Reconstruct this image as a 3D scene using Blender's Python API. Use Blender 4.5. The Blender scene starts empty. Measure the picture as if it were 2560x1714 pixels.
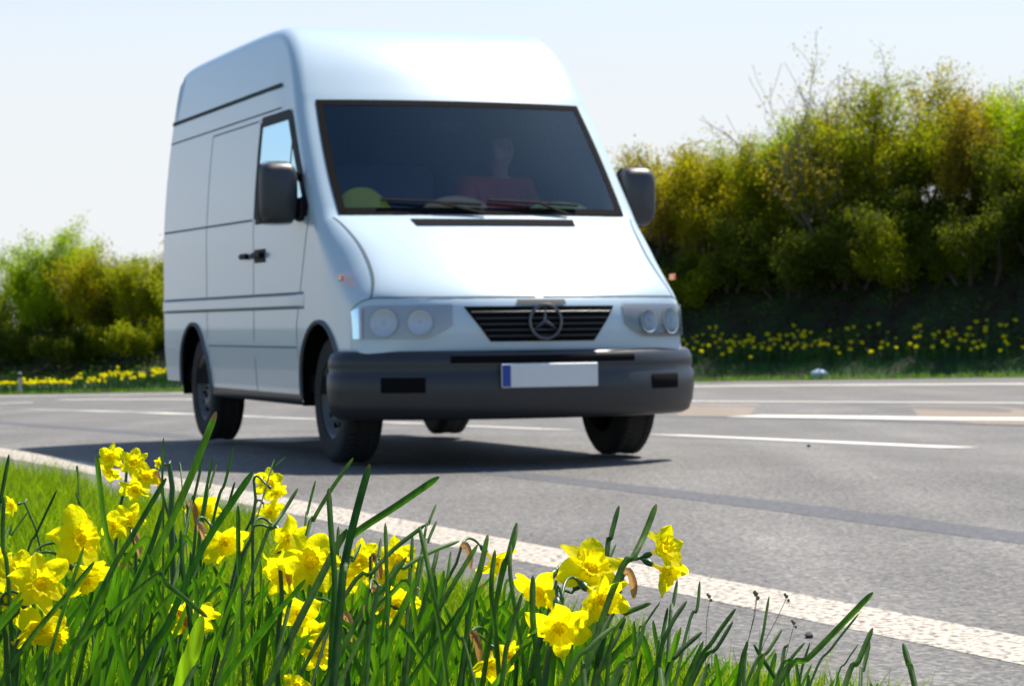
import bpy, math, random
import numpy as np
from mathutils import Vector, Matrix
random.seed(7); rng = np.random.default_rng(7)
SC = bpy.context.scene; COL = SC.collection
# ------------------------------------------------------------------ camera
F = 6000.0; PITCH = 46/6000; ROLL = .01; CAMH = .743
cp, sp, cr, sr = math.cos(PITCH), math.sin(PITCH), math.cos(ROLL), math.sin(ROLL)
FW = Vector((0, cp, -sp)); _r = Vector((1, 0, 0)); _u = Vector((0, sp, cp))
RT = cr*_r - sr*_u; UP = sr*_r + cr*_u
cd = bpy.data.cameras.new("camera"); cam = bpy.data.objects.new("camera", cd); COL.objects.link(cam)
cam.matrix_world = Matrix(((RT.x, UP.x, -FW.x, 0), (RT.y, UP.y, -FW.y, 0), (RT.z, UP.z, -FW.z, CAMH), (0, 0, 0, 1)))
cd.sensor_width = 36; cd.lens = F/2560*36; cd.clip_start = .1; cd.clip_end = 3000
cd.dof.use_dof = True; cd.dof.focus_distance = 3.25; cd.dof.aperture_fstop = 17
SC.camera = cam
# ------------------------------------------------------------------ light
SUN_AZ = math.radians(39); SUN_EL = math.radians(59)
w = bpy.data.worlds.new("World"); SC.world = w; w.use_nodes = True
nt = w.node_tree; bg = nt.nodes['Background']; sky = nt.nodes.new('ShaderNodeTexSky')
sky.sky_type = 'NISHITA'; sky.sun_disc = False; sky.sun_elevation = SUN_EL; sky.sun_rotation = SUN_AZ
sky.altitude = 100; sky.air_density = 1.0; sky.dust_density = .7; sky.ozone_density = 2.2
# thin white haze low over the horizon, clear blue above
tcw = nt.nodes.new('ShaderNodeTexCoord'); sxyz = nt.nodes.new('ShaderNodeSeparateXYZ'); nt.links.new(tcw.outputs['Generated'], sxyz.inputs[0])
mrw = nt.nodes.new('ShaderNodeMapRange'); mrw.inputs[1].default_value = .07; mrw.inputs[2].default_value = .24; mrw.inputs[3].default_value = .93; mrw.inputs[4].default_value = 0; mrw.interpolation_type = 'SMOOTHSTEP'
nt.links.new(sxyz.outputs[2], mrw.inputs[0]); mxw = nt.nodes.new('ShaderNodeMix'); mxw.data_type = 'RGBA'
# the haze is bright on the sun's side of the sky and thin on the far side
mry = nt.nodes.new('ShaderNodeMapRange'); mry.inputs[1].default_value = -.35; mry.inputs[2].default_value = .55; mry.interpolation_type = 'SMOOTHSTEP'; nt.links.new(sxyz.outputs[1], mry.inputs[0])
mlw = nt.nodes.new('ShaderNodeMath'); mlw.operation = 'MULTIPLY'; nt.links.new(mrw.outputs[0], mlw.inputs[0]); nt.links.new(mry.outputs[0], mlw.inputs[1]); nt.links.new(mlw.outputs[0], mxw.inputs[0])
nt.links.new(sky.outputs[0], mxw.inputs[6]); mxw.inputs[7].default_value = (5.35, 5.5, 5.68, 1)
nt.links.new(mxw.outputs[2], bg.inputs[0]); bg.inputs[1].default_value = .10
sl = bpy.data.lights.new("sun", 'SUN'); sun = bpy.data.objects.new("sun", sl); COL.objects.link(sun)
sl.energy = 4.6; sl.angle = math.radians(.6); sl.color = (1, .93, .82)
sd = Vector((math.sin(SUN_AZ)*math.cos(SUN_EL), math.cos(SUN_AZ)*math.cos(SUN_EL), math.sin(SUN_EL)))
sun.rotation_euler = sd.to_track_quat('Z', 'Y').to_euler()
SC.view_settings.view_transform = 'Standard'; SC.view_settings.look = 'None'
SC.view_settings.exposure = .72; SC.view_settings.gamma = 1
SC.render.engine = 'CYCLES'; SC.cycles.max_bounces = 7; SC.cycles.transparent_max_bounces = 12
SC.cycles.sample_clamp_indirect = 6; SC.cycles.use_denoising = True
SC.cycles.caustics_reflective = False; SC.cycles.caustics_refractive = False

# ------------------------------------------------------------------ helpers
def ray(px, py):
    d = FW + RT*((px-1280)/F) - UP*((py-857)/F)
    return d/d.y
def at(px, py, Z):
    d = ray(px, py); return Vector((d.x*Z, Z, CAMH+d.z*Z))
def uv(X, Y):
    a, b = X+.11, Y-8.52
    return .912*a+.41*b, -.41*a+.912*b
def xy(U, V):
    return .912*U-.41*V-.11, .41*U+.912*V+8.52
def sm(t):
    t = np.clip(t, 0, 1); return t*t*(3-2*t)
def rz(X, Y):
    U, V = uv(X, Y); k = 2.5
    d = .0205*k*np.logaddexp(0, (np.minimum(V, 140)-8)/k)
    return -.17*sm((U-2.8)/5)+.06*sm((U-8)/6)+.11*sm((U-14)/12)-d
def hit(px, py):
    d = ray(px, py); t = 3.0
    while t < 150:
        if CAMH+d.z*t <= rz(d.x*t, t): return (d.x*t, t)
        t += .02
    return None
def tag(o, label=None, cat=None, group=None, kind=None):
    if label: o['label'] = label
    if cat: o['category'] = cat
    if group: o['group'] = group
    if kind: o['kind'] = kind
    return o
def empty(name, loc, label, cat, group=None, rz_=0):
    o = bpy.data.objects.new(name, None); COL.objects.link(o); o.location = loc; o.rotation_euler = (0, 0, rz_)
    o.empty_display_size = .1
    bpy.context.evaluated_depsgraph_get if False else None
    return tag(o, label, cat, group)
def mesh(name, V, Fc, mats=None, mi=None, smooth=False):
    m = bpy.data.meshes.new(name); m.from_pydata([tuple(v) for v in V], [], [tuple(f) for f in Fc])
    for k in (mats if isinstance(mats, (list, tuple)) else [mats]): m.materials.append(k)
    if mi is not None: m.polygons.foreach_set('material_index', np.array(mi, dtype=np.int32))
    if smooth: m.polygons.foreach_set('use_smooth', np.ones(len(m.polygons), dtype=bool))
    m.update(); return m
def obj(name, m, parent=None, world=False):
    """link mesh m; with world=True m's vertices are in world space and parent is an unrotated empty"""
    o = bpy.data.objects.new(name, m); COL.objects.link(o)
    if parent is not None:
        o.parent = parent
        if world:
            p = parent; off = Vector((0, 0, 0))
            while p is not None: off += p.location; p = p.parent
            o.location = -off
    return o
class MB:
    def __init__(s): s.V = []; s.F = []; s.M = []
    def add(s, V, Fc, mi=0):
        b = len(s.V); s.V += [Vector(v) for v in V]; s.F += [tuple(b+i for i in f) for f in Fc]; s.M += [mi]*len(Fc)
    def grid(s, P, mi=0, closed=False, flip=False):
        n, m = len(P), len(P[0]); V = [p for row in P for p in row]; Fc = []
        for i in range(n-1):
            for j in range(m if closed else m-1):
                k = (j+1) % m
                q = (i*m+j, i*m+k, (i+1)*m+k, (i+1)*m+j)
                Fc.append(q[::-1] if flip else q)
        s.add(V, Fc, mi)
    def box(s, c, d, mi=0, rot=None, bev=0):
        x, y, z = d[0]/2, d[1]/2, d[2]/2; V = []
        if bev:
            b = min(bev, x*.9, y*.9, z*.9)
            P = []
            for zz, ins in ((-z, b), (-z+b, 0), (z-b, 0), (z, b)):
                ring = []
                for (sx, sy) in ((1, 1), (-1, 1), (-1, -1), (1, -1)):
                    for ang in (0, 45, 90):
                        q = {(1, 1): 0, (-1, 1): 90, (-1, -1): 180, (1, -1): 270}[(sx, sy)]
                        a = math.radians(ang+q); rr = b
                        ring.append(Vector((sx*(x-b)+math.cos(a)*(rr-ins), sy*(y-b)+math.sin(a)*(rr-ins), zz)))
                P.append(ring)
            V = [p for r_ in P for p in r_]; n = 12; Fc = []
            for i in range(3):
                for j in range(n): k = (j+1) % n; Fc.append((i*n+j, i*n+k, (i+1)*n+k, (i+1)*n+j))
            Fc.append(tuple(range(n))[::-1]); Fc.append(tuple(range(3*n, 4*n)))
        else:
            V = [Vector((sx*x, sy*y, sz*z)) for sz in (-1, 1) for sy in (-1, 1) for sx in (-1, 1)]
            Fc = [(0, 2, 3, 1), (4, 5, 7, 6), (0, 1, 5, 4), (2, 6, 7, 3), (0, 4, 6, 2), (1, 3, 7, 5)]
        if rot is not None: V = [rot @ v for v in V]
        s.add([v+Vector(c) for v in V], Fc, mi)
    def tube(s, pts, rad, n=6, mi=0, caps=True):
        pts = [Vector(p) for p in pts]
        if not hasattr(rad, '__len__'): rad = [rad]*len(pts)
        P = []; up = None
        for i, p in enumerate(pts):
            t = (pts[min(i+1, len(pts)-1)]-pts[max(i-1, 0)])
            t = t.normalized() if t.length > 1e-9 else Vector((0, 0, 1))
            if up is None: up = Vector((0, 0, 1)) if abs(t.z) < .9 else Vector((1, 0, 0))
            a = t.cross(up); a = a.normalized() if a.length > 1e-6 else t.orthogonal().normalized()
            b = a.cross(t); up = b
            P.append([p+(a*math.cos(2*math.pi*k/n)+b*math.sin(2*math.pi*k/n))*rad[i] for k in range(n)])
        s.grid(P, mi, closed=True)
        if caps:
            s.add(P[0], [tuple(range(n))[::-1]], mi); s.add(P[-1], [tuple(range(n))], mi)
    def lathe(s, prof, n=32, axis='Y', c=(0, 0, 0), mi=0):
        P = []
        for (a, r_) in prof:
            ring = []
            for k in range(n):
                t = 2*math.pi*k/n; x, z = r_*math.cos(t), r_*math.sin(t)
                v = {'Y': Vector((x, a, z)), 'X': Vector((a, x, z)), 'Z': Vector((x, z, a))}[axis]
                ring.append(v+Vector(c))
            P.append(ring)
        s.grid(P, mi, closed=True)
    def build(s, name, mats, parent=None, smooth=False, world=False):
        m = mesh(name, s.V, s.F, mats, s.M, smooth)
        return obj(name, m, parent, world)
def fix_normals(o):
    import bmesh
    bm = bmesh.new(); bm.from_mesh(o.data); bmesh.ops.remove_doubles(bm, verts=bm.verts, dist=.0005)
    bmesh.ops.recalc_face_normals(bm, faces=bm.faces); bm.to_mesh(o.data); bm.free()
    return o
def dup(root, loc=None, label=None, group=None, scale=None, rot=None):
    def cpy(o, par):
        c = o.copy(); COL.objects.link(c); c.parent = par
        for ch in o.children: cpy(ch, c)
        return c
    c = cpy(root, None)
    if loc is not None: c.location = loc
    if label: c['label'] = label
    if group: c['group'] = group
    if scale is not None: c.scale = scale
    if rot is not None: c.rotation_euler = rot
    return c

# ------------------------------------------------------------------ materials
def new_mat(name):
    m = bpy.data.materials.new(name); m.use_nodes = True; n = m.node_tree
    return m, n, n.nodes['Principled BSDF']
def sock(b, *names):
    for k in names:
        if k in b.inputs: return b.inputs[k]
def plain(name, col, rough=.5, metal=0, coat=0, spec=.5, noise=.0, nscale=20, bump=0):
    m, n, b = new_mat(name)
    b.inputs['Base Color'].default_value = (*col, 1); b.inputs['Roughness'].default_value = rough
    b.inputs['Metallic'].default_value = metal; sock(b, 'Coat Weight').default_value = coat
    sock(b, 'Specular IOR Level').default_value = spec
    if noise or bump:
        tc = n.nodes.new('ShaderNodeTexCoord'); tx = n.nodes.new('ShaderNodeTexNoise'); tx.inputs['Scale'].default_value = nscale
        tx.inputs['Detail'].default_value = 5
        n.links.new(tc.outputs['Object'], tx.inputs['Vector'])
        if noise:
            mx = n.nodes.new('ShaderNodeMix'); mx.data_type = 'RGBA'
            mx.inputs[6].default_value = (*[c*(1-noise) for c in col], 1); mx.inputs[7].default_value = (*[min(1, c*(1+noise)) for c in col], 1)
            n.links.new(tx.outputs[0], mx.inputs[0]); n.links.new(mx.outputs[2], b.inputs['Base Color'])
        if bump:
            bp = n.nodes.new('ShaderNodeBump'); bp.inputs['Strength'].default_value = bump; bp.inputs['Distance'].default_value = .003
            n.links.new(tx.outputs[0], bp.inputs['Height']); n.links.new(bp.outputs[0], b.inputs['Normal'])
    return m
def leafy(name, c1, c2, trans, tw=.5, rough=.6, spec=.12, island=True, c3=None):
    """thin leaf: principled reflection mixed with translucency, colour varied per leaf"""
    m, n, b = new_mat(name); N = n.nodes
    ramp = N.new('ShaderNodeValToRGB'); e = ramp.color_ramp.elements
    e[0].color = (*c1, 1); e[1].color = (*c2, 1)
    if c3: k = e.new(.5); k.color = (*c3, 1)
    if island:
        g = N.new('ShaderNodeNewGeometry'); n.links.new(g.outputs['Random Per Island'], ramp.inputs[0])
    else:
        g = N.new('ShaderNodeObjectInfo'); n.links.new(g.outputs['Random'], ramp.inputs[0])
    cout = ramp.outputs[0]
    if not island:      # mottled, faintly veined blades
        tc = N.new('ShaderNodeTexCoord'); mp = N.new('ShaderNodeMapping'); mp.inputs['Scale'].default_value = (90, 90, 9); n.links.new(tc.outputs['Object'], mp.inputs[0])
        nz = N.new('ShaderNodeTexNoise'); nz.inputs['Scale'].default_value = 1; nz.inputs['Detail'].default_value = 5; n.links.new(mp.outputs[0], nz.inputs['Vector'])
        mr = N.new('ShaderNodeMapRange'); mr.inputs[1].default_value = .3; mr.inputs[2].default_value = .7; mr.inputs[3].default_value = .55; mr.inputs[4].default_value = 1.4; n.links.new(nz.outputs[0], mr.inputs[0])
        vs = N.new('ShaderNodeVectorMath'); vs.operation = 'SCALE'; n.links.new(cout, vs.inputs[0]); n.links.new(mr.outputs[0], vs.inputs[3]); cout = vs.outputs[0]
    n.links.new(cout, b.inputs['Base Color'])
    b.inputs['Roughness'].default_value = rough; sock(b, 'Specular IOR Level').default_value = spec
    t = N.new('ShaderNodeBsdfTranslucent')
    mx = N.new('ShaderNodeMix'); mx.data_type = 'RGBA'; mx.blend_type = 'MULTIPLY'; mx.inputs[0].default_value = 1
    n.links.new(cout, mx.inputs[6]); mx.inputs[7].default_value = (*trans, 1)
    sc = N.new('ShaderNodeVectorMath'); sc.operation = 'SCALE'; sc.inputs[3].default_value = 1
    n.links.new(mx.outputs[2], sc.inputs[0]); n.links.new(sc.outputs[0], t.inputs[0])
    ms = N.new('ShaderNodeMixShader'); ms.inputs[0].default_value = tw
    n.links.new(b.outputs[0], ms.inputs[1]); n.links.new(t.outputs[0], ms.inputs[2])
    n.links.new(ms.outputs[0], N['Material Output'].inputs[0])
    return m
def asphalt(name, base, patchy=.17, warm=0, speck=1.0, rough=.82):
    m, n, b = new_mat(name); N = n.nodes; L = n.links
    tc = N.new('ShaderNodeTexCoord')
    fine = N.new('ShaderNodeTexVoronoi'); fine.inputs['Scale'].default_value = 75; L.new(tc.outputs['Object'], fine.inputs['Vector'])
    fn = N.new('ShaderNodeTexNoise'); fn.inputs['Scale'].default_value = 28; fn.inputs['Detail'].default_value = 4; L.new(tc.outputs['Object'], fn.inputs['Vector'])
    big = N.new('ShaderNodeTexNoise'); big.inputs['Scale'].default_value = .7; big.inputs['Detail'].default_value = 5; L.new(tc.outputs['Object'], big.inputs['Vector'])
    # long streaks of wheel wear along the road
    mp = N.new('ShaderNodeMapping'); mp.inputs['Rotation'].default_value = (0, 0, -math.atan2(.41, .912)); mp.inputs['Scale'].default_value = (1.6, .06, 1)
    L.new(tc.outputs['Object'], mp.inputs[0]); st = N.new('ShaderNodeTexNoise'); st.inputs['Scale'].default_value = 1; st.inputs['Detail'].default_value = 4; L.new(mp.outputs[0], st.inputs['Vector'])
    cr_ = N.new('ShaderNodeValToRGB'); e = cr_.color_ramp.elements
    s_ = speck
    e[0].position = .0; e[0].color = tuple(base[i]*(1-.45*s_) for i in range(3))+(1,)
    e[1].position = 1.; e[1].color = (base[0]*(1+.9*s_), base[1]*(1+.82*s_), base[2]*(1+.7*s_), 1)
    k = e.new(.45); k.color = (*base, 1)
    L.new(fine.outputs['Color'], cr_.inputs[0])
    def mul(a, src, lo, hi):
        mr = N.new('ShaderNodeMapRange'); mr.inputs[1].default_value = .3; mr.inputs[2].default_value = .7; mr.inputs[3].default_value = lo; mr.inputs[4].default_value = hi
        L.new(src, mr.inputs[0]); v = N.new('ShaderNodeVectorMath'); v.operation = 'SCALE'; L.new(a, v.inputs[0]); L.new(mr.outputs[0], v.inputs[3]); return v.outputs[0]
    c = mul(cr_.outputs[0], big.outputs[0], 1-patchy, 1+patchy); c = mul(c, fn.outputs[0], .8, 1.2); c = mul(c, st.outputs[0], 1-patchy, 1+patchy)
    L.new(c, b.inputs['Base Color']); b.inputs['Roughness'].default_value = rough; sock(b, 'Specular IOR Level').default_value = .35
    bp = N.new('ShaderNodeBump'); bp.inputs['Strength'].default_value = .9; bp.inputs['Distance'].default_value = .004
    ad = N.new('ShaderNodeMath'); ad.operation = 'ADD'; L.new(fine.outputs['Distance'], ad.inputs[0]); L.new(fn.outputs[0], ad.inputs[1])
    L.new(ad.outputs[0], bp.inputs['Height']); L.new(bp.outputs[0], b.inputs['Normal'])
    return m
M = {}
M['asphalt'] = asphalt('asphalt', (.126, .123, .119))
M['seam'] = asphalt('bitumen_seam', (.098, .102, .111), .05, speck=.4, rough=.9)
M['joint'] = asphalt('joint_tar', (.07, .07, .075), .05, speck=.3)
M['beige'] = asphalt('beige_paving', (.225, .185, .145), .06, speck=.4)
# rough thermoplastic road paint, worn through in small pits
m, n, b = new_mat('road_paint'); N = n.nodes; L = n.links
tc = N.new('ShaderNodeTexCoord'); v = N.new('ShaderNodeTexVoronoi'); v.inputs['Scale'].default_value = 60; L.new(tc.outputs['Object'], v.inputs['Vector'])
no = N.new('ShaderNodeTexNoise'); no.inputs['Scale'].default_value = 45; no.inputs['Detail'].default_value = 6; L.new(tc.outputs['Object'], no.inputs['Vector'])
r_ = N.new('ShaderNodeValToRGB'); r_.color_ramp.elements[0].position = .40; r_.color_ramp.elements[0].color = (.13, .11, .085, 1)
r_.color_ramp.elements[1].position = .52; r_.color_ramp.elements[1].color = (.50, .45, .375, 1); L.new(no.outputs[0], r_.inputs[0])
L.new(r_.outputs[0], b.inputs['Base Color']); b.inputs['Roughness'].default_value = .7
bp = N.new('ShaderNodeBump'); bp.inputs['Strength'].default_value = 1; bp.inputs['Distance'].default_value = .008; L.new(no.outputs[0], bp.inputs['Height']); L.new(bp.outputs[0], b.inputs['Normal'])
M['paint'] = m
M['cleanpaint'] = plain('clean_lane_paint', (.72, .68, .60), .65, noise=.12, nscale=30, bump=.3)
# soil / turf ground
m, n, b = new_mat('turf_soil'); N = n.nodes; L = n.links
tc = N.new('ShaderNodeTexCoord'); no = N.new('ShaderNodeTexNoise'); no.inputs['Scale'].default_value = 1.3; no.inputs['Detail'].default_value = 8; L.new(tc.outputs['Object'], no.inputs['Vector'])
r_ = N.new('ShaderNodeValToRGB'); e = r_.color_ramp.elements; e[0].position = .38; e[0].color = (.018, .014, .008, 1); e[1].position = .62; e[1].color = (.015, .04, .008, 1)
L.new(no.outputs[0], r_.inputs[0]); L.new(r_.outputs[0], b.inputs['Base Color']); b.inputs['Roughness'].default_value = .95
M['soil'] = m
M['grass'] = leafy('grass_blade', (.10, .20, .006), (.20, .32, .01), (2.0, 1.8, .6), .5)
M['fargrass'] = leafy('far_grass_blade', (.08, .20, .006), (.16, .30, .010), (1.8, 1.8, 1.0), .45, spec=.0, rough=1)
M['bedleaf'] = leafy('flower_bed_leaf', (.008, .060, .012), (.022, .10, .018), (1.5, 1.6, 1.0), .3, spec=.0, rough=1)  # bed green darkened; the hedge's shadow is put into the colour
M['leaf'] = leafy('daffodil_leaf', (.018, .075, .007), (.065, .155, .012), (2.2, 2.4, .4), .42, rough=.5, spec=.3, island=False)
M['limeleaf'] = leafy('pale_lit_leaf', (.16, .33, .02), (.2, .36, .03), (2.0, 1.8, .5), .6, island=False)  # brighter copy of the leaf green, sunlight put into the colour
M['stem'] = plain('daffodil_stem', (.045, .12, .025), .4, noise=.25, nscale=60)
M['ovary'] = plain('ovary_green', (.02, .085, .035), .35, noise=.25, nscale=150)
M['drytip'] = leafy('dry_leaf_tip', (.10, .10, .03), (.24, .17, .07), (1.4, 1.3, 1), .4, island=False)
M['spathe'] = leafy('papery_spathe', (.30, .18, .07), (.42, .28, .13), (1.6, 1.4, 1.2), .45, island=False)
def petalmat(name, c1, c2, tr, tw):
    m, n, b = new_mat(name); N = n.nodes; L = n.links
    tc = N.new('ShaderNodeTexCoord'); no = N.new('ShaderNodeTexNoise'); no.inputs['Scale'].default_value = 60; no.inputs['Detail'].default_value = 4
    L.new(tc.outputs['Object'], no.inputs['Vector']); mx = N.new('ShaderNodeMix'); mx.data_type = 'RGBA'
    mx.inputs[6].default_value = (*c1, 1); mx.inputs[7].default_value = (*c2, 1); L.new(no.outputs[0], mx.inputs[0])
    L.new(mx.outputs[2], b.inputs['Base Color']); b.inputs['Roughness'].default_value = .6; sock(b, 'Specular IOR Level').default_value = .08
    t = N.new('ShaderNodeBsdfTranslucent'); t.inputs[0].default_value = (*tr, 1)
    wv = N.new('ShaderNodeTexNoise'); wv.inputs['Scale'].default_value = 220; L.new(tc.outputs['Object'], wv.inputs['Vector'])
    bp = N.new('ShaderNodeBump'); bp.inputs['Strength'].default_value = .8; bp.inputs['Distance'].default_value = .0015; L.new(wv.outputs[0], bp.inputs['Height'])
    L.new(bp.outputs[0], b.inputs['Normal']); L.new(bp.outputs[0], t.inputs['Normal'])
    ms = N.new('ShaderNodeMixShader'); ms.inputs[0].default_value = tw; L.new(b.outputs[0], ms.inputs[1]); L.new(t.outputs[0], ms.inputs[2]); L.new(ms.outputs[0], N['Material Output'].inputs[0])
    return m
M['tube'] = petalmat('flower_tube', (.75, .62, .02), (.6, .6, .03), (.95, .82, .02), .6)
M['petal'] = petalmat('yellow_petal', (.97, .84, .004), (.98, .89, .006), (1, .93, .006), .62)
M['trumpet'] = petalmat('golden_trumpet', (.97, .79, .003), (.98, .84, .004), (1, .88, .005), .66)
M['bark'] = plain('bark', (.06, .045, .032), .9, noise=.3, nscale=8)
M['greybark'] = plain('grey_bark', (.13, .11, .10), .9, noise=.3, nscale=8)
def crown(name, c1, c2, c3, tw=.55): return leafy(name, c1, c2, (2.2, 1.9, .9), tw, island=True, c3=c3)
M['lime'] = crown('lime_leaves', (.16, .28, .006), (.28, .38, .01), (.22, .34, .008))
M['olive'] = crown('olive_yellow_leaves', (.12, .18, .006), (.27, .29, .01), (.18, .24, .008))
M['gold'] = crown('golden_leaves', (.17, .18, .008), (.30, .28, .010), (.22, .25, .009))
M['pinkish'] = crown('brownish_buds', (.20, .155, .03), (.29, .22, .05), (.20, .22, .012))
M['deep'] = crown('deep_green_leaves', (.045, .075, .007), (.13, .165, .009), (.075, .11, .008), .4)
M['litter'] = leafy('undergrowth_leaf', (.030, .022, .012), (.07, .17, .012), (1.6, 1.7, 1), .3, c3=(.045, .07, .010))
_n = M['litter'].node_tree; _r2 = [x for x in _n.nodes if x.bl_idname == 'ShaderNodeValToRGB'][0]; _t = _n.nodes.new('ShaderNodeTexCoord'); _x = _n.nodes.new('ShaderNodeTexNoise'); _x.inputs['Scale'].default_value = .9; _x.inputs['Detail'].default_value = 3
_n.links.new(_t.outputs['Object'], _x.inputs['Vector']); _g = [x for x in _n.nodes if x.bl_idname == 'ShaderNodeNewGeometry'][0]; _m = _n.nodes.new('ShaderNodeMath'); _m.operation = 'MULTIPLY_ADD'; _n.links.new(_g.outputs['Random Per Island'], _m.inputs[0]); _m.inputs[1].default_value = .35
_q = _n.nodes.new('ShaderNodeMapRange'); _q.inputs[1].default_value = .38; _q.inputs[2].default_value = .66; _q.inputs[3].default_value = -.1; _q.inputs[4].default_value = .75; _q.clamp = False; _n.links.new(_x.outputs[0], _q.inputs[0]); _n.links.new(_q.outputs[0], _m.inputs[2]); _n.links.new(_m.outputs[0], _r2.inputs[0])



# ------------------------------------------------------------------ terrain
FE_PX = [(-250, 989.5), (0, 988), (200, 983), (438, 977), (900, 969), (1300, 962), (1700, 955), (2100, 949), (2560, 943), (2800, 940)]
FE = []
for p in FE_PX:
    h = hit(*p)
    FE.append((h[0], h[1]))
FE.sort(key=lambda q: q[0])
print('far edge', FE)
fx = np.array([q[0] for q in FE]); fy = np.array([q[1] for q in FE])
# smooth the traced edge with a cubic fit, and carry it on beyond the frame
pc = np.polyfit(fx, fy, 3)
def far_y(X):
    Xc = np.clip(X, fx[0], fx[-1]); y = np.polyval(pc, Xc); dp = np.polyder(pc)
    s0 = np.polyval(dp, fx[0]); s1 = np.polyval(dp, fx[-1])
    return y+np.where(X < fx[0], (X-fx[0])*min(s0, -.25), 0)+np.where(X > fx[-1], (X-fx[-1])*min(s1, -.2), 0)
def near_u(V):      # outer edge of the paving at the near verge
    return -1.0+.33*sm((V+2)/4)-.36*sm((V-4)/4)-.004*np.maximum(V-22, 0)**2
def bank(X, Y):
    wd = (Y-far_y(X))*.85           # metres beyond the far edge of the paving
    rgt = sm((X+12)/16)
    top = 2.0+2.2*rgt
    return .04*np.clip(wd, 0, .9)/.9+(.35+.3*rgt)*sm((wd-.6)/3.0)+top*sm((wd-3.0)/7)+.04*np.sin(X*1.3)*np.clip(wd-2, 0, 1)
def terr(X, Y):
    U, V = uv(X, Y)
    z = rz(X, Y)
    wd = (Y-far_y(X))
    nu = near_u(V)
    inside = np.minimum(U-nu, -wd)
    drop = -.07*sm(inside/.3)
    verge = .10*sm((nu-U)/1.0)+.06*sm((nu-U-1)/5)
    return z+drop+verge*(U < nu)+np.where(wd > 0, bank(X, Y), 0)
def axis(segs):
    o = []
    for a, b, s_ in segs: o += list(np.arange(a, b, s_))
    return np.array(o)
gx = axis([(-900, -100, 50), (-100, -30, 4), (-30, -6, .6), (-6, 5, .2), (5, 20, .6), (20, 60, 3), (60, 901, 60)])
gy = axis([(-200, -10, 20), (-10, 0, 1.5), (0, 20, .25), (20, 50, .8), (50, 95, .6), (95, 160, 3), (160, 1300, 60)])
X, Y = np.meshgrid(gx, gy); Zg = terr(X, Y)
V = np.stack([X.ravel(), Y.ravel(), Zg.ravel()], 1); nxg = len(gx)
Fc = [(j*nxg+i, j*nxg+i+1, (j+1)*nxg+i+1, (j+1)*nxg+i) for j in range(len(gy)-1) for i in range(nxg-1)]
tag(obj('ground', mesh('ground', V, Fc, M['soil'], smooth=True)), kind='structure')
# paving: rows along the road
UG = np.concatenate([np.arange(-60, -1.2, 3.), np.arange(-1.2, 16, .2), np.arange(16, 36, .5), np.arange(36, 91, 3.)]); P = []
for v_ in np.concatenate([np.arange(-24, 40, .25), np.arange(40, 150, 1.)]):
    u0 = float(near_u(v_)); row = []
    # far border: walk u until the far edge is met
    us = np.arange(u0, 90, .25); xs, ys = xy(us, v_); beyond = np.nonzero(ys > far_y(xs))[0]
    u1 = us[beyond[0]] if len(beyond) else 90.
    if u1 <= u0+.5: u1 = u0+.5
    a, b_ = u1-.5, u1+.1
    for _ in range(20):
        c_ = (a+b_)/2; x_, y_ = xy(c_, v_)
        if y_ > far_y(x_): b_ = c_
        else: a = c_
    u1 = a if len(beyond) else u1
    for u_ in UG:
        u_ = min(max(u_, u0), u1); x_, y_ = xy(u_, v_); row.append((x_, y_, float(rz(x_, y_))))
    P.append(row)
mb = MB(); mb.grid(P, flip=True); tag(fix_normals(mb.build('road', M['asphalt'], smooth=True)), kind='structure')
def strip(name, pts_a, pts_b, mat, h, step=.25):
    """ribbon on the road between two polylines of world xy points with equal counts"""
    def dens(p):
        out = []; 
        for i in range(len(p)-1):
            L_ = max(math.dist(pts_a[i], pts_a[i+1]), .01); k = max(1, int(L_/step))
            for j in range(k): t = j/k; out.append((p[i][0]*(1-t)+p[i+1][0]*t, p[i][1]*(1-t)+p[i+1][1]*t))
        out.append(p[-1]); return out
    A, B = dens(pts_a), dens(pts_b); mb = MB()
    rows = []
    for a, b_ in zip(A, B):
        k = 3
        rows.append([(a[0]+(b_[0]-a[0])*t, a[1]+(b_[1]-a[1])*t, float(rz(a[0]+(b_[0]-a[0])*t, a[1]+(b_[1]-a[1])*t))+h) for t in np.linspace(0, 1, k)])
        rows[-1] = [(rows[-1][0][0], rows[-1][0][1], rows[-1][0][2]-.03)]+rows[-1]+[(rows[-1][-1][0], rows[-1][-1][1], rows[-1][-1][2]-.03)]
    mb.grid(rows); o = mb.build(name, mat, smooth=False); fix_normals(o)
    if sum(p.normal.z for p in o.data.polygons) < 0: o.data.flip_normals()
    return tag(o, kind='structure')
def offs(pts, d):
    """offset polyline sideways"""
    o = []
    for i, p in enumerate(pts):
        a = pts[max(i-1, 0)]; b_ = pts[min(i+1, len(pts)-1)]; t = Vector((b_[0]-a[0], b_[1]-a[1])).normalized()
        o.append((p[0]-t.y*d, p[1]+t.x*d))
    return o
def uvline(u_, v0, v1): return [xy(u_, v0), xy(u_, v1)]
def curve_uv(uf, v0, v1, st=1.0): return [xy(uf(v_), v_) for v_ in np.arange(v0, v1+.01, st)]
cv = lambda base: (lambda v_: base-.004*max(v_-22, 0)**2)
strip('edge_line', curve_uv(cv(0.), -14, 60), curve_uv(cv(-.28), -14, 60), M['paint'], .0015)
strip('bitumen_seam', curve_uv(lambda v_: 1.42+.02*math.sin(v_*.9)-.004*max(v_-22, 0)**2, -14, 60), curve_uv(lambda v_: 1.68+.03*math.sin(v_*1.3+1)-.004*max(v_-22, 0)**2, -14, 60), M['seam'], .0012)
def pxline(name, pts, wdt, mat, h):
    w_ = [hit(*p) for p in pts]; a = offs(w_, wdt/2); b_ = offs(w_, -wdt/2); return strip(name, a, b_, mat, h)
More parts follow.
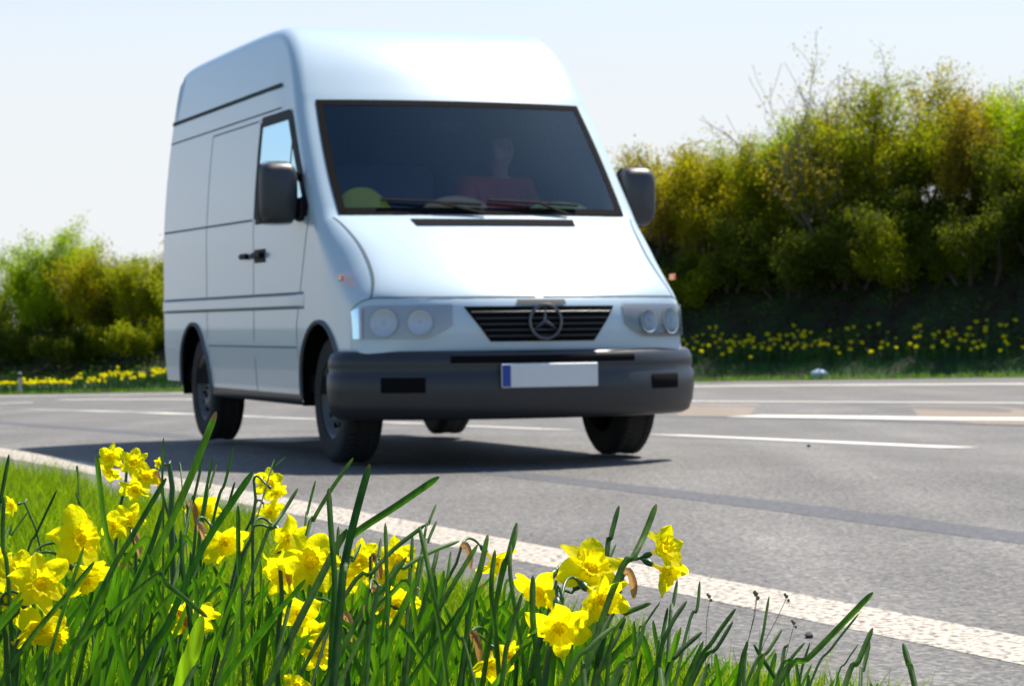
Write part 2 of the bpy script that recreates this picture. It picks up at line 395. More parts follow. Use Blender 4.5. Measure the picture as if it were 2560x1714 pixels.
DASH = [((-60, 1019), (8, 1021)), ((42, 1022.5), (144, 1024)), ((186, 1025.5), (316, 1029)), ((372, 1031), (480, 1035.5)), ((540, 1037.5), (632, 1041)), ((655, 1042.5), (812, 1048)),
        ((960, 1055), (1080, 1060)), ((1128, 1063), (1410, 1074)), ((1655, 1086), (2403, 1119))]
for a, b_ in DASH: pxline('lane_dash', [a, b_], .5 if a[0] > 1000 else .55, M['cleanpaint'], .003)
pxline('lane_dash', [(655, 1099), (790, 1101)], .4, M['cleanpaint'], .003)
pxline('lane_dash', [(0, 1008), (81, 1005.5)], .6, M['cleanpaint'], .003)
pxline('lane_line', [(1862, 1039.5), (2100, 1042), (2330, 1046), (2560, 1047), (2750, 1049)], .5, M['cleanpaint'], .003)
pxline('lane_line', [(147, 998.3), (431, 997.5), (900, 998.5), (1300, 1000), (1660, 1002.5), (2100, 1004.5), (2560, 1007), (2750, 1008)], .28, M['cleanpaint'], .003)
pxline('lane_line', [(-100, 992), (100, 988.5), (438, 982.5), (900, 975), (1300, 970), (1700, 965.5), (2100, 961.5), (2560, 959), (2750, 958)], .55, M['cleanpaint'], .003)
pxline('tar_joint', [(1600, 1041), (1864, 1043.5), (2200, 1052), (2560, 1064), (2750, 1070)], .16, M['joint'], .002)
pxline('tar_joint', [(900, 1001), (1300, 1003), (1660, 1005.5), (2100, 1007.5), (2560, 1010)], .22, M['joint'], .002)
def patch(name, quad, mat, h):
    q = [hit(*p) for p in quad]; n_ = len(q)//2
    return strip(name, q[:n_], q[n_:][::-1], mat, h)
patch('beige_paving', [(1712, 1008), (1899, 1009), (1868, 1041), (1692, 1038)], M['beige'], .0012)
patch('beige_paving', [(2270, 1011), (2480, 1014), (2700, 1040), (2560, 1061), (2440, 1058), (2300, 1045)], M['beige'], .0012)

# ------------------------------------------------------------------ van
VAN_YAW = math.radians(-90+20.6)
C2342 = 2560/2342
van = empty('van', (-.15, 13.45, 0.0), 'white high-roof panel van driving along the near lane of the road', 'van', rz_=VAN_YAW)
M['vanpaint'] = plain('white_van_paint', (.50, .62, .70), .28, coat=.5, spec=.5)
# inner side of the sheet metal is lined in dark grey
nn = M['vanpaint'].node_tree; g = nn.nodes.new('ShaderNodeNewGeometry'); d_ = nn.nodes.new('ShaderNodeBsdfDiffuse'); d_.inputs[0].default_value = (.16, .165, .18, 1)
ms = nn.nodes.new('ShaderNodeMixShader'); nn.links.new(g.outputs['Backfacing'], ms.inputs[0]); nn.links.new(nn.nodes['Principled BSDF'].outputs[0], ms.inputs[1]); nn.links.new(d_.outputs[0], ms.inputs[2]); nn.links.new(ms.outputs[0], nn.nodes['Material Output'].inputs[0])
M['blackplastic'] = plain('dark_bumper_plastic', (.026, .029, .034), .38, spec=.5, noise=.1, nscale=30)
M['trim'] = plain('black_trim', (.010, .010, .012), .6, spec=.2)
M['dark'] = plain('dark_cavity', (.006, .006, .007), .9, spec=.1)
M['seamline'] = plain('panel_gap', (.13, .165, .18), .8); M['gutter'] = plain('roof_gutter_rubber', (.03, .045, .045), .8)
M['rubber'] = plain('tyre_rubber', (.02, .02, .021), .85, bump=.4, nscale=60)
M['steel'] = plain('wheel_steel', (.10, .105, .11), .5, metal=.5)
M['chrome'] = plain('reflector_chrome', (.75, .76, .78), .22, metal=1)
M['lampback'] = plain('pale_lamp_back', (.44, .46, .48), .5, metal=.3); M['softchrome'] = plain('soft_chrome', (.62, .64, .67), .6, metal=.8); M['paleorange'] = plain('pale_indicator', (.62, .34, .26), .3, coat=.5); M['dimchrome'] = plain('dull_chrome', (.13, .135, .15), .35, metal=1); M['greyplastic'] = plain('mirror_grey', (.045, .048, .052), .45)
M['orange'] = plain('indicator_orange', (.75, .16, .03), .25, coat=.6)
M['platewhite'] = plain('plate_white', (.72, .74, .76), .4, noise=.05)
M['plateblue'] = plain('plate_blue', (.01, .05, .32), .4)
def glassmat(name, tint, ior=1.6):
    m, n, b = new_mat(name); N = n.nodes; L = n.links
    tr = N.new('ShaderNodeBsdfTransparent'); tr.inputs[0].default_value = (*tint, 1)
    g = N.new('ShaderNodeBsdfGlossy'); g.inputs['Roughness'].default_value = .02; g.inputs['Color'].default_value = (.55, .82, 1, 1)
    fr = N.new('ShaderNodeFresnel'); fr.inputs['IOR'].default_value = ior
    ms = N.new('ShaderNodeMixShader'); L.new(fr.outputs[0], ms.inputs[0]); L.new(tr.outputs[0], ms.inputs[1]); L.new(g.outputs[0], ms.inputs[2])
    L.new(ms.outputs[0], N['Material Output'].inputs[0]); return m
M['windglass'] = glassmat('windscreen_glass', (.90, .94, .98), ior=1.7)
M['lampglass'] = glassmat('lamp_glass', (.9, .92, .95), ior=1.5); [setattr(n_.inputs['Roughness'], 'default_value', .25) for n_ in M['lampglass'].node_tree.nodes if n_.bl_idname == 'ShaderNodeBsdfGlossy']
M['sideglass'] = glassmat('side_glass', (.12, .18, .21), ior=1.45)
def Wd(x, z):
    v = .965
    if z > 1.25: v -= .13*((z-1.25)/1.25)**1.6
    if z < .62: v -= .025*(.62-z)/.3
    if x > .15: v -= .03*((x-.15)/.75)**2
    return v
PR = [(.885, .575, .25, .06), (.90, .64, .275, .06), (.905, .72, .288, .065), (.895, .80, .288, .07), (.865, .865, .268, .09), (.80, .925, .225, .13), (.68, 1.01, .185, .17), (.52, 1.115, .165, .18), (.36, 1.215, .15, .16), (.20, 1.305, .145, .12),
      (.12, 1.35, .15, .08), (-.06, 1.565, .165, .07), (-.26, 1.79, .155, .065), (-.46, 2.01, .14, .065), (-.54, 2.10, .13, .065), (-.72, 2.285, .11, .07), (-.92, 2.43, .09, .075), (-1.15, 2.515, .06, .08), (-1.45, 2.55, .03, .09), (-2.0, 2.56, 0, .09), (-3.0, 2.56, 0, .09),
      (-3.7, 2.55, 0, .09), (-3.86, 2.50, 0, .08), (-3.93, 2.38, 0, .07), (-3.955, 1.9, 0, .06), (-3.96, 1.2, 0, .06), (-3.965, .45, 0, .06)]
def catmull(pts, k=4, hard=(10,)):
    o = []; n_ = len(pts)
    for i in range(n_-1):
        p0, p1, p2, p3 = pts[max(i-1, 0)], pts[i], pts[i+1], pts[min(i+2, n_-1)]
        if i in hard: p0 = tuple(2*a-b_ for a, b_ in zip(p1, p2))
        if i+1 in hard: p3 = tuple(2*a-b_ for a, b_ in zip(p2, p1))
        for j in range(k):
            t = j/k
            o.append(tuple(.5*((2*b1)+(-a0+c2)*t+(2*a0-5*b1+4*c2-d3)*t*t+(-a0+3*b1-3*c2+d3)*t**3) for a0, b1, c2, d3 in zip(p0, p1, p2, p3)))
    o.append(pts[-1]); return o
PF = catmull(PR); NP = len(PF)
def prof(pf):
    i = int(max(0, min(NP-1.0001, pf))); t = pf-i
    a, b_ = PF[i], PF[i+1]; return [a[k]*(1-t)+b_[k]*t for k in range(4)]
def S(pf, q, side=1, off=0):
    """point on the body skin: pf along the centre profile, q 0..1 from the centre line out to the side"""
    def raw(pf, q):
        x, z, b_, r_ = prof(pf); a, c_ = prof(max(pf-.5, 0)), prof(min(pf+.5, NP-1.001))
        tx, tz = c_[0]-a[0], c_[1]-a[1]; l_ = math.hypot(tx, tz); nx_, nz_ = tz/l_, -tx/l_   # outward
        W_ = Wd(x, z)
        if q < .75: y = q/.75*(W_-r_); ins = 0
        else:
            al = (q-.75)/.25*math.pi/2; y = W_-r_+r_*math.sin(al); ins = r_*(1-math.cos(al))
        crown_ = 0
        return Vector((x-b_*(y/W_)**2.4-ins*nx_, y, z-ins*nz_-crown_))
    p = raw(pf, q)
    if off:
        e = .02; du = raw(min(pf+.3, NP-1.001), q)-raw(max(pf-.3, 0), q); dv = raw(pf, min(q+e, 1))-raw(pf, max(q-e, 0))
        n_ = dv.cross(du); 
        if n_.length > 1e-9: n_.normalize()
        if n_.dot(Vector((1, 0, .8))) < 0 and pf < 60: n_ = -n_
        if n_.z < 0 and pf >= 60: n_ = -n_
        p = p+n_*off
    return Vector((p.x, p.y*side, p.z))
def pfz(z):
    for i in range(NP-1):
        if PF[i][1] <= z <= PF[i+1][1]: return i+(z-PF[i][1])/max(1e-6, PF[i+1][1]-PF[i][1])
    return NP-1
QS = [0, .1, .2, .3, .4, .5, .58, .66, .70, .75, .79, .83, .87, .91, .95, 1.0]
QW = .70; PW0, PW1 = round(pfz(1.375)), round(pfz(2.02))
body = MB(); bad = []
for side in (1, -1):
    rows = [[S(i, q, side) for q in QS] for i in range(NP)]
    for i in range(NP-1):
        for j in range(len(QS)-1):
            q4 = (rows[i][j], rows[i][j+1], rows[i+1][j+1], rows[i+1][j])
            if PW0 <= i < PW1 and QS[j+1] <= QW+1e-6: continue
            body.add(q4, [(0, 1, 2, 3)])
    # side panel: columns hang from the rim of the skin to the sill or the wheel arch
    edge = [rows[i][-1] for i in range(NP)]
    top = []
    for e in edge:
        if top and e.x >= top[-1].x-1e-4: bad.append((round(e.x, 3), round(e.z, 3))); continue
        top.append(e)
    dense = []
    for a, b_ in zip(top[:-1], top[1:]):
        k = max(1, int((a.x-b_.x)/.03))
        for j in range(k): dense.append(a.lerp(b_, j/k))
    dense.append(top[-1])
    def bottom(x):
        z = .33 if x < .3 else .56
        if x < -3.5: z = .38
        for cx in (0., -3.02):
            d2 = .43**2-(x-cx)**2
            if d2 > 0: z = max(z, .34+math.sqrt(d2)) if abs(x-cx) < .425 else z
        return z
    # insert arch columns precisely
    cols = []
    xs_ = [e.x for e in dense]
    extra = [cx+.425*math.cos(math.radians(a)) for cx in (0., -3.02) for a in range(0, 181, 9)]+[.3]
    allx = sorted(set([round(x_, 4) for x_ in xs_]+[round(x_, 4) for x_ in extra if x_ < xs_[0]]), reverse=True)
    def topat(x_):
        for a, b_ in zip(dense[:-1], dense[1:]):
            if b_.x <= x_ <= a.x+1e-6:
                return a.lerp(b_, (a.x-x_)/max(1e-6, a.x-b_.x))
        return dense[-1]
    for x_ in allx:
        t_ = topat(x_); zt = t_.z; yt = abs(t_.y); zb = min(bottom(x_), zt-.002); col_ = []
        for k in range(57):
            z_ = zb+(zt-zb)*k/56; y_ = Wd(x_, z_)
            y_ += (yt-Wd(x_, zt))*max(0, 1-(zt-z_)/.3)
            col_.append(Vector((x_, y_*side, z_)))
        cols.append(col_)
    WP = [(-.235, 1.39), (-1.345, 1.39), (-1.345, 1.955), (-.75, 1.955)]
    def inwin(x_, z_): return 1.39 < z_ < 1.955 and -1.345 < x_ < -.235-(z_-1.39)*.515/.565
    for i in range(len(cols)-1):
        for j in range(56):
            q4 = (cols[i][j], cols[i][j+1], cols[i+1][j+1], cols[i+1][j]); c_ = sum(q4, Vector())/4
            if not inwin(c_.x, c_.z): body.add(q4, [(0, 1, 2, 3)])
    # rear closing strip of the side
print('non-monotone rim', bad)
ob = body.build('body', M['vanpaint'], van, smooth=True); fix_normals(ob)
# make sure normals face out
ctr = Vector((-1.5, 0, 1.3)); s_out = sum((1 if (p.center-ctr).dot(p.normal) > 0 else -1)*p.area for p in ob.data.polygons)
if s_out < 0: ob.data.flip_normals()
# windscreen
g_ = [[S(i, abs(q), 1 if q >= 0 else -1, .002) for q in [-q_ for q_ in QS[8:0:-1]]+QS[:9]] for i in range(PW0, PW1+1)]
mb = MB(); mb.grid(g_); wsc = mb.build('windscreen', M['windglass'], van, smooth=True)
def skinpatch(mb, z0f, z1f, q0, q1, off, nx=10, nz=8, side=None, mi=0):
    rows = []
    for i in range(nz+1):
        row = []
        for j in range(nx+1):
            q = q0+(q1-q0)*j/nx; z0, z1 = z0f(q), z1f(q); pf = pfz(z0)+(pfz(z1)-pfz(z0))*i/nz
            sd_ = side if side else (1 if q >= 0 else -1)
            row.append(S(pf, abs(q), sd_, off))
        rows.append(row)
    mb.grid(rows, mi)
def cst(v_): return lambda q: v_
# black border printed round the glass
mb = MB()
for (a, b_, c_, d_) in ((1.352, 1.39, -.72, .72), (2.00, 2.035, -.72, .72)): skinpatch(mb, cst(a), cst(b_), c_, d_, .004, 24, 2)
for s_ in (1, -1): skinpatch(mb, cst(1.37), cst(2.03), .685, .72, .0045, 2, 14, side=s_)
mb.build('screen_seal', M['dark'], wsc, smooth=True)
# cowl vent slot on the bonnet
mb = MB(); skinpatch(mb, cst(1.285), cst(1.325), -.42, .42, .004, 20, 3); mb.build('bonnet_vent', M['dark'], van, smooth=True)
# bonnet shut lines
mb = MB()
for s_ in (1, -1):
    skinpatch(mb, lambda q: .885, lambda q: .893, .02, .98, .002, 24, 1, side=s_)
    rows = []
    for k in range(26):
        z = .89+(1.34-.89)*k/25; q = .80-.03*k/25; pf = pfz(z)
        rows.append([S(pf, q-.006, s_, .002), S(pf, q+.006, s_, .002)])
    mb.grid(rows)
mb.build('bonnet_gap', M['seamline'], van)
# radiator grille
gr = MB(); gq = lambda z: .25+.12*(z-.655)/.183
rows = [[S(pfz(z), abs(t)*gq(z), 1 if t >= 0 else -1, .004) for t in np.linspace(-1, 1, 21)] for z in np.linspace(.655, .838, 8)]
gr.grid(rows); grille = gr.build('grille', M['dark'], van, smooth=True)
mb = MB()
for z in (.685, .715, .745, .775, .805):
    pts = [S(pfz(z), abs(t)*gq(z)*.97, 1 if t >= 0 else -1, .012) for t in np.linspace(-1, 1, 21)]
    mb.tube(pts, .006, 6)
mb.build('grille_slats', M['blackplastic'], grille, smooth=True)
mb = MB(); ec = S(pfz(.755), 0, 1, .028)
mb.tube([ec+Vector((0, math.cos(a)*.088, math.sin(a)*.088)) for a in np.linspace(0, 2*math.pi, 41)], .009, 8, caps=False)
for a in (90, 210, 330):
    a = math.radians(a); t_ = Vector((0, math.cos(a), math.sin(a))); n_ = Vector((0, -t_.z, t_.y))
    mb.add([ec+n_*.013, ec-n_*.013, ec+t_*.086, ec+Vector((.012, 0, 0))], [(0, 3, 2), (3, 1, 2), (0, 2, 1)])
mb.build('emblem', M['dimchrome'], grille)
mb = MB(); skinpatch(mb, cst(.845), cst(.872), -.12, .12, .006, 6, 2); mb.build('bonnet_handle', M['greyplastic'], van, smooth=True)
# headlights, wrapped round the corners
for s_ in (1, -1):
    lo = lambda q: .672+.07*max(0, (.54-q)/.12)**1.5; hi = lambda q: .848
    mb = MB(); skinpatch(mb, lo, hi, .42, .95, .003, 20, 8, side=s_); hl = mb.build('headlight', M['lampback'], van, smooth=True)
    mb = MB()
    for qc, zc, rr in ((.555, .757, .064), (.70, .757, .072)):
        c_ = S(pfz(zc), qc, s_, .0); nrm = (S(pfz(zc), qc, s_, .02)-c_).normalized(); a = nrm.orthogonal().normalized(); b_ = nrm.cross(a)
        mb.grid([[c_+nrm*(.018-d_)+(a*math.cos(t)+b_*math.sin(t))*r2 for t in np.linspace(0, 2*math.pi, 24, endpoint=False)] for r2, d_ in ((rr, 0), (rr*.8, .006), (rr*.45, .011), (rr*.2, .012), (.002, .006))], closed=True)
    mb.build('reflector', M['softchrome'], hl, smooth=True)
    mb = MB(); skinpatch(mb, lambda q: .675, lambda q: .84, .84, .925, .010, 5, 6, side=s_); mb.build('indicator', M['paleorange'], hl, smooth=True)
    mb = MB(); skinpatch(mb, lo, hi, .42, .955, .018, 20, 8, side=s_); mb.build('lamp_cover', M['lampglass'], hl, smooth=True)
# bumper: section swept round the plan outline
def plan(side_cnt=16):
    pts = []
    for t in np.linspace(0, 1, 26):
        y = t*.955; pts.append((.905-.36*(y/.955)**2.6, y))
    pts += [(.50, .975), (.455, .98), (.43, .98)]
    return pts
def sweep(mb, sec, path, side, mi=0, y0=0, y1=9):
    rows = []
    for i, p in enumerate(path):
        if not (y0 <= p[1] <= y1): continue
        a = path[max(i-1, 0)]; b_ = path[min(i+1, len(path)-1)]; t = Vector((b_[0]-a[0], b_[1]-a[1])).normalized(); n_ = Vector((t.y, -t.x))
        rows.append([Vector((p[0]+n_.x*o_, (p[1]+n_.y*o_)*side, z)) for o_, z in sec])
    mb.grid(rows, mi)
SEC = [(-.06, .605), (.02, .61), (.045, .595), (.06, .56), (.062, .53), (.055, .50), (.068, .485), (.07, .40), (.062, .33), (.04, .27), (.0, .25), (-.10, .25)]
mb = MB()
for s_ in (1, -1): sweep(mb, SEC, plan(), s_)
bumper = fix_normals(mb.build('bumper', M['blackplastic'], van, smooth=True))
if sum(p.normal.x*p.area for p in bumper.data.polygons) < 0: bumper.data.flip_normals()
mb = MB()
for s_ in (1, -1):
    sweep(mb, [(.058, .583), (.066, .58), (.068, .55), (.06, .545)], plan(), s_, y1=.5)
mb.build('air_intake', M['dark'], bumper, smooth=True)
for s_ in (1, -1):
    mb = MB(); sweep(mb, [(.066, .475), (.0755, .465), (.0755, .40), (.066, .39)], plan(), s_, y0=.60, y1=.82); fl = mb.build('fog_lamp_recess', M['dark'], bumper, smooth=True)
mb = MB(); mb.box((.985, 0, .478), (.016, .54, .125), 0, bev=.005); pl = mb.build('number_plate', M['platewhite'], bumper)
mb = MB(); mb.box((.995, -.245, .478), (.004, .045, .112)); mb.build('plate_band', M['plateblue'], bumper)
# side details, both sides
def sidept(x, z, side, off): return Vector((x, (Wd(x, z)+off)*side, z))
def sidequad(mb, xb0, xb1, z0, xt0, xt1, z1, side, off, nx=8, nz=8):
    rows = []
    for i in range(nz+1):
        t = i/nz; z = z0+(z1-z0)*t; a = xb0+(xt0-xb0)*t; b_ = xb1+(xt1-xb1)*t
        rows.append([sidept(a+(b_-a)*j/nx, z, side, off) for j in range(nx+1)])
    mb.grid(rows)
def sideline(mb, pts, wd_, side, off):
    for (a, b_) in zip(pts[:-1], pts[1:]):
        t = Vector((b_[0]-a[0], b_[1]-a[1])).normalized(); n_ = Vector((-t.y, t.x))*wd_/2; k = max(2, int(math.dist(a, b_)/.15)); rows = []
        for j in range(k+1):
            x = a[0]+(b_[0]-a[0])*j/k; z = a[1]+(b_[1]-a[1])*j/k
            rows.append([sidept(x-n_.x, z-n_.y, side, off), sidept(x+n_.x, z+n_.y, side, off)])
        mb.grid(rows)
for s_ in (-1, 1):
    mb = MB(); sideline(mb, [(-.20, .36), (-.44, .55), (-.46, .75), (-.19, 1.36), (-.72, 1.985), (-1.40, 1.985), (-1.42, .36)][1:], .008, s_, .0015)
    door = mb.build('door_gap', M['seamline'], van)
    mb = MB(); sidequad(mb, -.25, -1.34, 1.40, -.76, -1.34, 1.95, s_, .003); sw = mb.build('side_window', M['sideglass'], van, smooth=True)
    mb = MB(); sideline(mb, [(-.22, 1.385), (-.74, 1.965), (-1.355, 1.965), (-1.355, 1.385), (-.22, 1.385)], .062, s_, .0045)
    sideline(mb, [(-.62, 1.40), (-.62, 1.80)], .02, s_, .005); mb.build('window_seal', M['trim'], sw)
    mb = MB(); mb.box((-1.25, s_*(Wd(-1.25, 1.17)+.022), 1.17), (.20, .03, .035), bev=.01); mb.box((-1.25, s_*(Wd(-1.25, 1.17)+.003), 1.165), (.24, .006, .08), bev=.002); mb.build('door_handle', M['trim'], van)
    mb = MB(); sideline(mb, [(-2.62, .40), (-2.62, 1.98), (-1.45, 1.98)], .009, s_, .0015); mb.build('sliding_door_gap', M['seamline'], van)
    if s_ < 0:
        mb = MB(); mb.box((-1.56, s_*(Wd(-1.5, 1.17)+.022), 1.17), (.16, .03, .035), bev=.01); mb.build('sliding_door_handle', M['trim'], van)
    # pressed band (body coloured) with dark edges
    mb = MB(); rows = []
    for x in np.linspace(-.30, -3.88, 40): o_ = .012*min(1, (-.30-x)/.25); rows.append([sidept(x, .925, s_, .0005), sidept(x, .918, s_, .001+o_), sidept(x, .862, s_, .001+o_), sidept(x, .855, s_, .0005)])
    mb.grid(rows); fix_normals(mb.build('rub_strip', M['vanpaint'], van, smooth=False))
    mb = MB()
    sideline(mb, [(-.30, .932), (-3.88, .932)], .012, s_, .002); sideline(mb, [(-.30, .848), (-3.88, .848)], .012, s_, .002)
    sideline(mb, [(-.46, .626), (-2.58, .626)], .009, s_, .002); sideline(mb, [(-1.44, 1.385), (-3.88, 1.40)], .013, s_, .002)
    sideline(mb, [(-.95, 2.02), (-3.88, 2.02)], .010, s_, .002); mb.build('body_crease', M['seamline'], van)
    mb = MB(); sideline(mb, [(-1.0, 2.16), (-3.90, 2.16)], .026, s_, .003); mb.build('roof_gutter', M['gutter'], van)
    # sill
    mb = MB(); rows = [[sidept(x, .36, s_, .002), sidept(x, .335, s_, .006), sidept(x, .30, s_, -.01), sidept(x, .29, s_, -.08)] for x in np.linspace(-.43, -2.60, 12)]
    mb.grid(rows); mb.build('sill', M['blackplastic'], van, smooth=True)
    # arch lips
    for cx in (0, -3.02):
        mb = MB(); mb.tube([sidept(cx+.428*math.cos(math.radians(a)), .34+.428*math.sin(math.radians(a)), s_, .004) for a in range(-2, 183, 6)], .013, 6)
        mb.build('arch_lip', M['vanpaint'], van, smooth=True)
    # mirror
    mb = MB(); cx, cy, cz = -.36, s_*1.09, 1.49
    prof_m = []
    for a in np.linspace(0, 2*math.pi, 28, endpoint=False):
        ca, sa = math.cos(a), math.sin(a); prof_m.append((.108*abs(ca)**.45*(1 if ca > 0 else -1), .172*abs(sa)**.45*(1 if sa > 0 else -1)))
    mb.grid([[Vector((cx+dx, cy+y*k, cz+z*k)) for y, z in prof_m] for dx, k in ((-.05, .86), (-.05, 1), (.0, 1.0), (.045, .93), (.07, .75), (.078, .02))], closed=True)
    mir = mb.build('mirror', M['greyplastic'], van, smooth=True); fix_normals(mir)
    mb = MB(); mb.add([Vector((cx-.051, cy+y*.86, cz+z*.86)) for y, z in prof_m], [tuple(range(28))]); mb.build('mirror_glass', M['chrome'], mir)
    mb = MB()
    for dz in (-.12, .11):
        mb = MB(); mb.tube([(cx, cy-s_*.08, cz+dz), (cx-.04, s_*(Wd(-.4, cz)-.02), cz+dz-.03)], .022, 8); mb.build('mirror_arm', M['trim'], mir, smooth=True)
    mb = MB(); mb.box((cx+.02, s_*(Wd(-.36, 1.42)+.01), 1.40), (.12, .03, .13), bev=.012); mb.build('mirror_foot', M['trim'], mir, smooth=True)
    mb = MB(); mb.grid([[Vector((cx+dx, cy+y*k, cz+z*k)) for y, z in prof_m] for dx, k in ((-.062, 1.03), (-.035, 1.045), (-.02, 1.03))], closed=True); mb.build('mirror_rim', M['trim'], mir, smooth=True)
    # side repeater
    mb = MB(); mb.box((.42, s_*(Wd(.42, .98)+.002), 1.0), (.07, .012, .035), bev=.005); mb.build('side_indicator', M['orange'], van)
# underside and wheel housings
mb = MB(); mb.box((-1.9, 0, .42), (3.95, 1.80, .10)); mb.box((.15, 0, .40), (.9, 1.10, .20)); mb.box((-1.5, 0, .30), (.9, .35, .18)); mb.tube([(-.6, -.3, .28), (-3.6, -.35, .30)], .035, 8)
mb.tube([(0, -.75, .33), (0, .75, .33)], .04, 8); mb.tube([(-3.02, -.75, .33), (-3.02, .75, .33)], .05, 8)
mb.box((-1.45, 0, 1.36), (.03, 1.58, 1.86))
for cx in (0, -3.02):
    for s_ in (1, -1):
        mb.grid([[Vector((cx+.46*math.cos(a), y*s_, .34+.46*math.sin(a))) for a in np.linspace(-.1, math.pi+.1, 20)] for y in (.5, .93)])
        mb.add([Vector((cx+.46*math.cos(a), .5*s_, .34+.46*math.sin(a))) for a in np.linspace(-.1, math.pi+.1, 20)], [tuple(range(20))])
mb.build('underbody', M['dark'], van)
# wheels
def wheel(cx, side):
    mb = MB(); R_ = .345; y = side*.80
    tp = [(-.10, .215), (-.105, .25), (-.108, .30), (-.10, .325), (-.085, .338), (-.05, R_), (.05, R_), (.085, .338), (.10, .325), (.108, .30), (.105, .25), (.10, .215), (.0, .205), (-.10, .215)]
    mb.lathe([(a, r2) for a, r2 in tp], 48, 'Y', (cx, y, R_))
    for k in range(60):   # tread blocks
        a = 2*math.pi*k/60
        for yy in (-.062, .062): mb.box((cx+R_*math.cos(a), y+yy, R_+R_*math.sin(a)), (.006, .045, .024), rot=Matrix.Rotation(-a, 3, 'Y'))
    wh = empty('wheel', (0, 0, 0), None, None); wh.parent = van
    mb.build('tyre', M['rubber'], wh, smooth=True)
    mb = MB(); o = side
    mb.lathe([(o*.09, .218), (o*.095, .208), (o*.06, .195), (o*.045, .17), (o*.075, .12), (o*.085, .085), (o*.06, .07), (o*.07, .04), (o*.072, .002)], 40, 'Y', (cx, y, R_))
    rim = mb.build('rim', M['steel'], wh, smooth=True)
    mb = MB()
    for k in range(10):
        a = 2*math.pi*k/10; mb.box((cx+.148*math.cos(a), y+o*.062, R_+.148*math.sin(a)), (.035, .02, .028), rot=Matrix.Rotation(-a, 3, 'Y'), bev=.006)
    for k in range(5):
        a = 2*math.pi*k/5; mb.lathe([(o*.07, .010), (o*.095, .010), (o*.096, .001)], 6, 'Y', (cx+.055*math.cos(a), y, R_+.055*math.sin(a)))
    mb.build('rim_slots', M['dark'], wh)
    return wh
for cx in (0, -3.02):
    for s_ in (1, -1): wheel(cx, s_)
# cabin
M['dash'] = plain('dashboard_grey', (.03, .032, .036), .7)
mb = MB(); rows = []
for y in np.linspace(-.88, .88, 20):
    k = -.14*(abs(y)/.9)**2.4
    rows.append([Vector((x+k, y, z)) for x, z in ((.02, 1.30), (-.15, 1.335), (-.50, 1.32), (-.62, 1.22), (-.58, .9), (-.56, .55))])
mb.grid(rows); mb.box((-.62, .45, 1.34), (.16, .42, .10), bev=.03); mb.build('dashboard', M['dash'], van, smooth=True)
M['seat'] = plain('seat_cloth', (.06, .07, .10), .95)
for y, wd_ in ((.48, .5), (-.30, .9)):
    mb = MB(); mb.box((-1.08, y, 1.02), (.5, wd_, .16), bev=.05); mb.box((-1.32, y, 1.38), (.14, wd_, .68), rot=Matrix.Rotation(-.12, 3, 'Y'), bev=.05)
    seat = mb.build('seat', M['seat'], van, smooth=True)
    mb = MB()
    for yy in ([y] if wd_ < .6 else [y-.22, y+.22]): mb.box((-1.36, yy, 1.83), (.10, .26, .19), bev=.04)
    mb.build('headrest', M['seat'], seat, smooth=True)
mb = MB(); sc_ = Vector((-.72, .48, 1.27)); ax = Vector((-.62, 0, .78)).normalized(); a1 = Vector((0, 1, 0)); a2 = ax.cross(a1)
mb.tube([sc_+(a1*math.cos(t)+a2*math.sin(t))*.2 for t in np.linspace(0, 2*math.pi, 33)], .014, 8, caps=False)
for t in (0, math.pi, math.pi/2*3): mb.tube([sc_-ax*.02, sc_+(a1*math.cos(t)+a2*math.sin(t))*.2], .013, 6)
mb.tube([sc_-ax*.02, sc_-ax*.25], .03, 8); mb.build('steering_wheel', M['dash'], van, smooth=True)
# wipers
for y0, y1 in ((.55, .0), (-.05, -.62)):
    mb = MB(); a = S(pfz(1.40), abs(y0)/.9*.75, 1 if y0 >= 0 else -1, .02); b_ = S(pfz(1.425), abs(y1)/.9*.75, 1 if y1 >= 0 else -1, .02)
    mb.tube([a, a.lerp(b_, .5)+Vector((.02, 0, .0)), b_], .010, 6); mb.tube([S(pfz(1.345), abs(y0)*.72, 1 if y0 >= 0 else -1, .015), a.lerp(b_, .45)+Vector((.025, 0, 0))], .009, 6); mb.build('wiper', M['trim'], van)
# interior mirror
mb = MB(); mb.box((-.62, 0, 1.90), (.03, .22, .06), bev=.01); mb.tube([(-.6, 0, 1.93), (-.56, 0, 2.0)], .008, 6); mb.build('inner_mirror', M['dash'], van)
# -- driver
M['skin'] = plain('skin', (.78, .46, .34), .5); M['redcloth'] = plain('red_jacket', (.75, .10, .07), .8, noise=.15); M['hair'] = plain('brown_hair', (.05, .03, .02), .7)
def skinned(name, verts, edges, radii, mat, parent, root=0, lev=2):
    m = bpy.data.meshes.new(name); m.from_pydata(verts, edges, []); m.materials.append(mat)
    o = bpy.data.objects.new(name, m); COL.objects.link(o); o.parent = parent
    sk = o.modifiers.new('skin', 'SKIN'); 
    for i, r2 in enumerate(radii):
        m.skin_vertices[0].data[i].radius = r2 if hasattr(r2, '__len__') else (r2, r2); m.skin_vertices[0].data[i].use_root = (i == root)
    ss = o.modifiers.new('sub', 'SUBSURF'); ss.levels = lev; ss.render_levels = lev; sk.use_smooth_shade = True
    return o
vm = Matrix.Translation(van.location) @ Matrix.Rotation(VAN_YAW, 4, 'Z')
drv = empty('person', vm @ Vector((-1.06, .48, 1.13)), 'driver in a red jacket gripping the steering wheel behind the windscreen', 'person', rz_=VAN_YAW)
